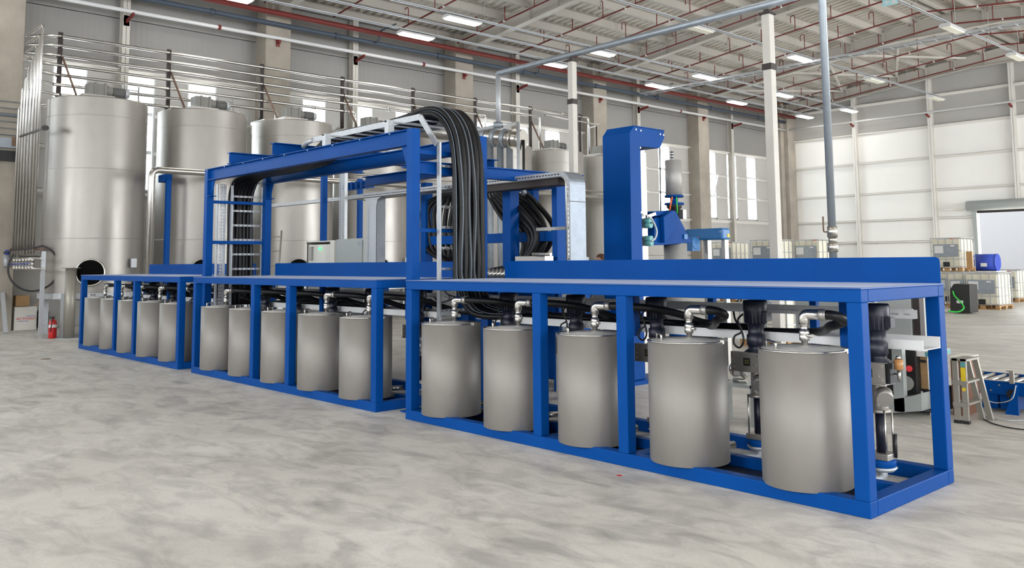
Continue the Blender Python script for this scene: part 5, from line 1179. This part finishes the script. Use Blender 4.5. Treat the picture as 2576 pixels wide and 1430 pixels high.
t = thing('dark_clutter', (-22.3, 7.2, 0), 'dark heap of tools and hoses under the nearest tank', 'clutter')
for j in range(5): MB().tube(catmull([(-22.4+0.2*j, 7.0, 0.05), (-22.2+0.2*j, 7.3, 0.45+0.07*j), (-22.0+0.15*j, 7.6, 0.1), (-21.7+0.1*j, 7.2, 0.05)], 5), 0.03, 7).build('coiled_hose', RUB2, t)
o = MB().box(-22.0, -21.5, 6.9, 7.5, 0, 0.35).build('tool_crate', DARKST, bevel=0.02); tag(o, 'dark crate under the nearest tank', 'crate')
# small exit sign hanging under the roof
t = thing('exit_sign', (-11.5, 25, 9.2), 'small green and white exit sign hanging at the top right', 'sign')
p = (-10.628,24.500,8.953)
MB().box(p[0]-0.21, p[0]+0.21, 24.5, 24.53, p[2]-0.10, p[2]+0.12).build('sign_face', EXITM, t)
MB().prism([(p[0]-0.17, p[2]), (p[0]-0.07, p[2]+0.06), (p[0]-0.07, p[2]-0.06)], 1, 24.49, 24.5).box(p[0]-0.07, p[0]+0.02, 24.49, 24.5, p[2]-0.02, p[2]+0.02).build('arrow', WHITE, t)
MB().box(p[0]+0.06, p[0]+0.17, 24.49, 24.5, p[2]-0.07, p[2]+0.07).build('door_mark', WHITE, t)
for dx in (-0.18, 0.18): MB().tube([(p[0]+dx, 24.515, p[2]+0.12), (p[0]+dx, 24.515, zt(p[0])+0.1)], 0.004, 4).build('hanger_wire', GALV, t)
# flakes of paint on the floor
for q, (p, lab) in enumerate((((-4.413,5.112,0.000), 'red paint flake on the floor in front of the nearest rack'), ((-16.682,4.352,0.000), 'dark reddish stain flake on the floor at the far left'))):
    n_ = 9; o = MB().prism([(p[0]+(0.018+0.014*random.random())*math.cos(2*PI*k/n_)*(1 if q == 0 else 4), p[1]+(0.014+0.012*random.random())*math.sin(2*PI*k/n_)*(1 if q == 0 else 5)) for k in range(n_)], 2, 0.0005, 0.002).build('paint_flake', REDP if q == 0 else RUSTY)
    tag(o, lab, 'flake')

# ================================================================== PERSON (only the top of the head shows behind the splash board)
def skin_body(name, verts, edges, radii, m_, parent, root=0, sub=2):
    me = bpy.data.meshes.new(name); me.from_pydata(verts, edges, []); me.materials.append(m_)
    o = bpy.data.objects.new(name, me); COL.objects.link(o); o.parent = parent
    sk = o.modifiers.new('skin', 'SKIN'); lay = me.skin_vertices[0] if me.skin_vertices else None
    if lay is None:
        bpy.context.view_layer.objects.active = o
        import bmesh
        b = bmesh.new(); b.from_mesh(me); ly = b.verts.layers.skin.verify(); b.to_mesh(me); b.free(); lay = me.skin_vertices[0]
    for i, r in enumerate(radii): lay.data[i].radius = (r, r) if not isinstance(r, tuple) else r
    for i in range(len(verts)): lay.data[i].use_root = (i == root)
    s = o.modifiers.new('smooth', 'SUBSURF'); s.levels = sub; s.render_levels = sub
    for p in me.polygons: p.use_smooth = True
    sk.use_smooth_shade = True
    return o
PX, PY = -9.812, 11.0
t = thing('person', (PX, PY, 0), 'person with short brown hair standing behind the splash board, left of the blue column', 'person')
dz = -0.04
v = [(0, 0, 0.95), (0, 0, 1.10), (0, 0, 1.28), (0, 0, 1.42), (0, 0, 1.50), (0.19, 0, 1.42), (0.24, 0.02, 1.15), (0.22, -0.12, 0.95), (-0.19, 0, 1.42), (-0.24, 0.02, 1.15), (-0.22, -0.12, 0.95),
     (0.10, 0, 0.90), (0.11, -0.01, 0.50), (0.11, 0.02, 0.10), (0.12, -0.12, 0.04), (-0.10, 0, 0.90), (-0.11, -0.01, 0.50), (-0.11, 0.02, 0.10), (-0.12, -0.12, 0.04)]
v = [(a, b, c+dz if c > 0.3 else c) for a, b, c in v]
e = [(0, 1), (1, 2), (2, 3), (3, 4), (3, 5), (5, 6), (6, 7), (3, 8), (8, 9), (9, 10), (0, 11), (11, 12), (12, 13), (13, 14), (0, 15), (15, 16), (16, 17), (17, 18)]
r = [0.14, 0.13, 0.15, 0.11, 0.06, 0.065, 0.048, 0.035, 0.065, 0.048, 0.035, 0.095, 0.06, 0.042, 0.04, 0.095, 0.06, 0.042, 0.04]
skin_body('body', v, e, r, SHIRT, t)
MB().lathe([(0, 1.44), (0.05, 1.45), (0.065, 1.49), (0.078, 1.55), (0.080, 1.60), (0.072, 1.66), (0.045, 1.70), (0, 1.712)], (PX, PY), 20).build('head', SKIN, t)
MB().lathe([(0.081, 1.60), (0.084, 1.64), (0.076, 1.69), (0.048, 1.722), (0, 1.73)], (PX, PY+0.012), 20).build('hair', HAIR, t)
MB().cyl((PX, PY-0.075, 1.56), (PX, PY-0.10, 1.55), 0.012, 0.010, 8).build('nose', SKIN, t)
for s in (-1, 1):
    MB().cyl((PX+s*0.03, PY-0.078, 1.585), (PX+s*0.03, PY-0.070, 1.585), 0.010, n=10).build('eye', INK, t)
    MB().box(PX+s*0.080-0.008, PX+s*0.080+0.008, PY-0.01, PY+0.02, 1.55, 1.60).build('ear', SKIN, t, bevel=0.006)
    for k in range(5):
        hx = PX+s*0.22; a = -0.025+0.0125*k
        MB().tube([(hx+a, PY-0.14, 0.88), (hx+a*1.3, PY-0.16, 0.83), (hx+a*1.2, PY-0.155, 0.795+0.006*abs(k-2))], [0.010, 0.009, 0.007], 6).build('finger', SKIN, t)
    MB().tube([(PX+s*0.22, PY-0.12, 0.94), (PX+s*0.22, PY-0.14, 0.87)], [0.026, 0.034], 10).build('palm', SKIN, t)
